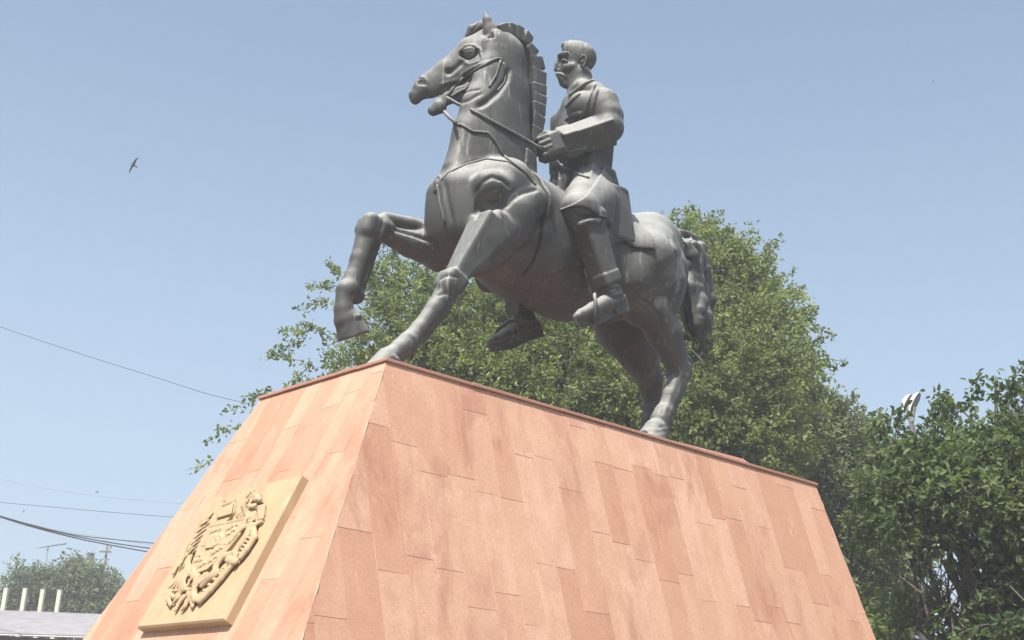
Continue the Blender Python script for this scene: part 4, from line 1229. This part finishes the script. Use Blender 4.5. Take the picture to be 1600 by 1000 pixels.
# four cream posts standing behind the ridge
names = ('leftmost of the four cream posts behind the shed roof', 'second cream post from the left behind the shed roof', 'third cream post from the left behind the shed roof', 'cream post nearest the pedestal behind the shed roof')
for i, (xt, yt, xb, yb) in enumerate(((10.2, 920, 7.8, 950), (40, 920.5, 38, 951), (67.5, 922, 66.5, 953), (93.8, 923, 93, 953))):
    a = at_range(xt, yt, RS + 5); ps = empty('cream_post', (a[0], a[1], 0)); tag(ps, names[i], 'post', 'cream posts behind the shed')
    dv = np.array([math.cos(.8), math.sin(.8), 0]); dw = np.array([-dv[1], dv[0], 0])
    g = Geo(); g.box((a[0], a[1], (a[2]) / 2), (.14, .12, a[2]), (dv, dw, (0, 0, 1))); g.build('shaft', m_cream, ps)
    g = Geo(); g.box((a[0], a[1], a[2] + .012), (.15, .13, .024), (dv, dw, (0, 0, 1))); g.build('cap', m_cream, ps)

# corner of a white house at the very edge
a, b = at_range(-60, 905, 47), at_range(7, 932, 47); ho = empty('white_house', (float(a[0]), float(a[1]), 0)); tag(ho, 'white gabled house cut off by the left edge of the view', 'house')
d_ = unit((b - a) * [1, 1, 0]); bk = np.array([-d_[1], d_[0], 0]) * (1 if (np.array([-d_[1], d_[0], 0]) @ np.array([b[0], b[1], 0])) > 0 else -1)
apex = a - d_ * 1.2; left = apex * 2 - b; zb_ = b[2] - .45
g = Geo(); pr = [b - d_ * .12, left + d_ * .12]
g.add([(pr[0][0], pr[0][1], 0), (pr[1][0], pr[1][1], 0), (pr[1][0], pr[1][1], zb_), tuple(apex - [0, 0, .05]), (pr[0][0], pr[0][1], zb_)] + [tuple(np.array(q) + bk * 5) for q in ((pr[0][0], pr[0][1], 0), (pr[1][0], pr[1][1], 0), (pr[1][0], pr[1][1], zb_), tuple(apex - [0, 0, .05]), (pr[0][0], pr[0][1], zb_))],
      [(0, 1, 2, 3, 4), (9, 8, 7, 6, 5), (0, 4, 9, 5), (1, 6, 7, 2)])
g.build('wall', m_white, ho)
g = Geo(); e1 = np.array([b[0], b[1], zb_ - .1]); e2 = np.array([left[0], left[1], zb_ - .1])
for e in (e1, e2):
    q = [apex - bk * .2, e - bk * .2, e + bk * 5.2, apex + bk * 5.2]; g.add([tuple(x) for x in q] + [tuple(x + np.array([0, 0, .09])) for x in q], [(3, 2, 1, 0), (4, 5, 6, 7), (0, 1, 5, 4), (1, 2, 6, 5), (2, 3, 7, 6), (3, 0, 4, 7)])
g.build('roof', m_white, ho)

# far tree behind the shed
RF = 62.0
bl = [lump(*b) for b in ((40, 915, RF, 26), (70, 925, RF, 30), (105, 910, RF, 28), (130, 905, RF, 26), (150, 920, RF, 28), (180, 935, RF, 26), (30, 945, RF, 30), (90, 945, RF, 34), (130, 945, RF, 34), (170, 950, RF, 30), (205, 960, RF, 34), (118, 888, RF, 12), (28, 900, RF, 12), (160, 898, RF, 12), (230, 985, RF, 34), (60, 975, RF, 40), (140, 985, RF, 40), (5, 975, RF, 30))]
tree(gpos(110, RF), 6.5, bl, 1900, .14, m_leaf_c, 'pale distant tree behind the shed and the cream posts', per=18, twig_len=.7, seed=21, limbs=10)

# telegraph pole, aerial, chimney
def pole(px, ytop, rg, r0, name, label, cat, mat):
    a = at_range(px, ytop, rg); o = empty(name, (a[0], a[1], 0)); tag(o, label, cat)
    g = Geo(); g.tube([(a[0], a[1], 0), (a[0], a[1], a[2])], [r0 * 1.3, r0], 8); g.build('shaft', mat, o, smooth=True)
    return o, a
VR = np.array([RT[0], RT[1], 0]) / math.hypot(RT[0], RT[1])
o, a = pole(168, 852, 70, .06, 'telegraph_pole', 'wooden telegraph pole with one cross arm beside the far tree', 'pole', m_wood)
c = np.array([a[0], a[1], at_range(167, 863, 70)[2]])
g = Geo(); g.box(c - [.12, .12, 0], (.60, .06, .08), (VR, (-VR[1], VR[0], 0), (0, 0, 1))); g.build('cross_arm', m_wood, o)
for s in (-.26, .26):
    g = Geo(); g.tube([c - [.12, .12, 0] + VR * s, c - [.12, .12, 0] + VR * s + [0, 0, .2]], [.03, .025], 6); g.build('insulator', m_white, o)
g = Geo(); q = a + VR * .18 - [0, 0, .05]; g.tube([q, q - [0, 0, .25]], .05, 6); g.build('insulator', m_metal, o)
o, a = pole(75.5, 853, 64, .035, 'roof_aerial', 'thin metal mast with a slanting aerial above the far tree', 'aerial', m_metal)
b_ = at_range(104, 849.5, 63)
g = Geo(); g.tube([at_range(70, 854.5, 64), b_], .028, 6); g.build('boom', m_metal, o)
for s in (.0, .18, .34, .5):
    m_ = at_range(72 + s * 30, 854 - s * 4.5, 64); g = Geo(); g.tube([m_ - [.3, -.3, .1], m_ + [.3, -.3, .1]], .014, 4); g.build('rod', m_metal, o)
a = at_range(143, 861, 66); ch_ = empty('chimney_stack', (a[0], a[1], 0)); tag(ch_, 'narrow stone chimney with a pale cap poking out of the far tree', 'chimney')
g = Geo(); g.box((a[0], a[1], a[2] / 2 - .2), (.22, .22, a[2] - .4)); g.build('stack', m_brick, ch_)
g = Geo(); g.box((a[0], a[1], a[2] - .28), (.25, .25, .28)); g.build('flue', m_metal, ch_)
g = Geo(); g.box((a[0], a[1], a[2] - .05), (.32, .32, .12)); g.build('cap', m_white, ch_)

# ---------------------------------------------------------------- overhead wires
def wire(pts, rg0, rg1, r, mat, label):
    """pts in the photograph, running from range rg0 to rg1; carried on past both ends"""
    n = len(pts); q = [at_range(x, y, rg0 + (rg1 - rg0) * i / (n - 1)) for i, (x, y) in enumerate(pts)]
    d0 = q[0] - q[1]; d1 = q[-1] - q[-2]
    q = [q[0] + d0 * 7 - [0, 0, 2.6], q[0] + d0 * 1.5 + [0, 0, .04]] + q + [q[-1] + d1 * 1.5 + [0, 0, .04], q[-1] + d1 * 7 + [0, 0, .6]]
    out = []
    for i in range(len(q) - 1):
        p0, p1, p2, p3 = q[max(i - 1, 0)], q[i], q[i + 1], q[min(i + 2, len(q) - 1)]
        for s in np.linspace(0, 1, 6, endpoint=False):
            out.append(.5 * (2 * p1 + (p2 - p0) * s + (2 * p0 - 5 * p1 + 4 * p2 - p3) * s * s + (3 * p1 - p0 - 3 * p2 + p3) * s ** 3))
    out.append(q[-1])
    g = Geo(); g.tube(out, r, 5)
    o = g.build('overhead_wire', mat, None, smooth=True, origin=tuple(q[1])); tag(o, label, 'wire', 'overhead wires on the left')
wire([(-10, 507), (120, 551), (260, 595), (330, 617), (405, 634)], 34, 30, .007, m_cable, 'highest thin dark wire, running down to the top left corner of the pedestal')
wire([(-10, 747), (90, 766), (180, 778), (300, 788)], 46, 42, .008, m_pale_cable, 'pale wire, the upper of the two faint ones crossing the sky at left')
wire([(-10, 784), (90, 793), (180, 801), (300, 810)], 46, 42, .008, m_cable, 'faint grey wire below the pale one and above the heavy cables')
wire([(-10, 803), (50, 820), (120, 836), (200, 845), (280, 852)], 38, 35, .013, m_cable, 'top cable of the bundle, parting from the other two before the pedestal')
wire([(-10, 803.5), (50, 821.5), (120, 838), (180, 849), (260, 860)], 38, 35.3, .016, m_cable, 'middle cable of the heavy bundle at left')
wire([(-10, 804.5), (50, 823), (120, 841), (180, 853), (260, 867)], 38, 35.1, .017, m_cable, 'lowest cable of the heavy bundle at left')
wire([(-20, 812), (40, 822), (90, 828), (240, 852)], 52, 50, .009, m_pale_cable, 'thin pale wire just under the heavy cables at the left edge')

# ---------------------------------------------------------------- birds
m_bird = plain_mat('dark_feathers', (.045, .045, .055), .7, 0, .2, 20)
def bird(px, py, rg, span_px, ang, label, fold=.12):
    c = at_range(px, py, rg); sc_ = span_px * float((c - EYE) @ FW) / FOC
    root = empty('flying_bird', tuple(c)); tag(root, label, 'bird', 'birds in the sky')
    a = math.radians(ang); w = RT * math.cos(a) + UP * math.sin(a); fw_ = -RT * math.sin(a) + UP * math.cos(a); up = -FW
    V = []; g = Geo()
    g.tube([c + fw_ * sc_ * q for q in (.16, .13, .08, 0, -.10, -.17)], [sc_ * k for k in (.004, .028, .036, .042, .026, .006)], 8); g.build('body', m_bird, root, smooth=True)
    for s in (-1, 1):
        g = Geo(); ps = [(.0, .07, -.07), (.2, .075, -.035), (.36, .035, -.03), (.5, -.06, -.075)]
        v = []
        for x, f0, f1 in ps:
            z = fold * x * sc_
            for q in (f0, f1):
                for t_ in (.008, -.008): v.append(c + w * (s * x * sc_) + fw_ * q * sc_ + up * (z + t_ * sc_ * (1 - x)))
        f = []
        for i in range(3):
            b = i * 4; f += [(b, b + 4, b + 6, b + 2), (b + 1, b + 3, b + 7, b + 5), (b, b + 1, b + 5, b + 4), (b + 2, b + 6, b + 7, b + 3)]
        g.add(v, f); g.build('wing', m_bird, root)
    g = Geo(); g.add([c - fw_ * .1 * sc_ + w * .02 * sc_, c - fw_ * .1 * sc_ - w * .02 * sc_, c - fw_ * .24 * sc_ - w * .05 * sc_ - up * .01 * sc_, c - fw_ * .20 * sc_, c - fw_ * .24 * sc_ + w * .05 * sc_ - up * .01 * sc_], [(0, 1, 2, 3), (0, 3, 4)])
    g.build('tail', m_bird, root)
bird(208.5, 258, 30, 30, 61, 'largest bird, gliding with straight wings in the upper left sky')
bird(152, 769, 60, 9, 40, 'tiny bird near the pale wire')
bird(37, 799, 60, 8, 50, 'tiny bird just above the heavy cables')
bird(1458, 127, 70, 6, 80, 'speck of a bird high in the right part of the sky')

# ---------------------------------------------------------------- twin street lamp above the right-hand tree
RL = 19.5
m_pole = plain_mat('dark_pole_paint', (.07, .075, .07), .7, 0, .2, 6)
pa = at_range(1424, 655, RL); lamp = empty('twin_street_lamp', (pa[0], pa[1], 0)); tag(lamp, 'white twin lamp head sticking out above the right-hand tree', 'street lamp')
g = Geo(); g.tube([(pa[0], pa[1], 0), (pa[0], pa[1], pa[2] - .1)], [.08, .05], 8); g.build('pole', m_pole, lamp, smooth=True)
m_glass = plain_mat('lamp_underside', (.10, .105, .10), .35, 0, .15, 20)
for (x0, y0, x1, y1) in ((1413, 640, 1424, 620), (1424, 641, 1437, 617)):
    a, b = at_range(x0, y0, RL), at_range(x1, y1, RL + .1)
    d = unit(b - a); s_ = unit(np.cross(d, FW)); n_ = np.cross(s_, d)
    if n_ @ FW < 0: n_ = -n_
    tilt = unit(n_ * .50 - VR * .86); tilt = unit(tilt - d * (tilt @ d)); wv = np.cross(d, tilt)
    L = np.linalg.norm(b - a); vv = []; prof = [(-.10, .25), (0, .55), (.25, .95), (.6, 1.0), (.9, .85), (1.08, .4)]
    for q, k in prof:
        for th in np.linspace(0, math.pi, 7): vv.append(a + d * L * q + wv * (math.cos(th) * .085 * k) + tilt * (math.sin(th) * .095 * k))
    ff = [(i * 7 + j, i * 7 + j + 1, (i + 1) * 7 + j + 1, (i + 1) * 7 + j) for i in range(5) for j in range(6)] + [tuple(range(7)), tuple(35 + j for j in reversed(range(7)))]
    g = Geo(); g.add(vv, ff); hd_ = g.build('lamp_head', m_white, lamp, smooth=True)
    g = Geo(); e_ = [i * 7 for i in range(6)] + [i * 7 + 6 for i in reversed(range(6))]
    g.add([vv[i] - tilt * .004 for i in e_], [tuple(range(12))]); g.build('lens', m_glass, hd_)
    g = Geo(); g.tube([np.array([pa[0], pa[1], pa[2] - .12]), a + d * L * .2 - tilt * .02], .025, 6); g.build('bracket', m_metal, lamp)
# ---------------------------------------------------------------- summer haze
HZ = bpy.data.materials.new('summer_haze'); HZ.use_nodes = True
ht = HZ.node_tree; ht.nodes.clear()
pv = ht.nodes.new('ShaderNodeVolumePrincipled'); pv.inputs['Color'].default_value = (.96, .98, 1.0, 1)
pv.inputs['Density'].default_value = .0036; pv.inputs['Anisotropy'].default_value = .2
ho_ = ht.nodes.new('ShaderNodeOutputMaterial'); ht.links.new(pv.outputs[0], ho_.inputs['Volume'])
g = Geo(); g.box((0, 0, 7.0), (816, 816, 16.0)); hb = g.build('haze', HZ); hb['kind'] = 'stuff'
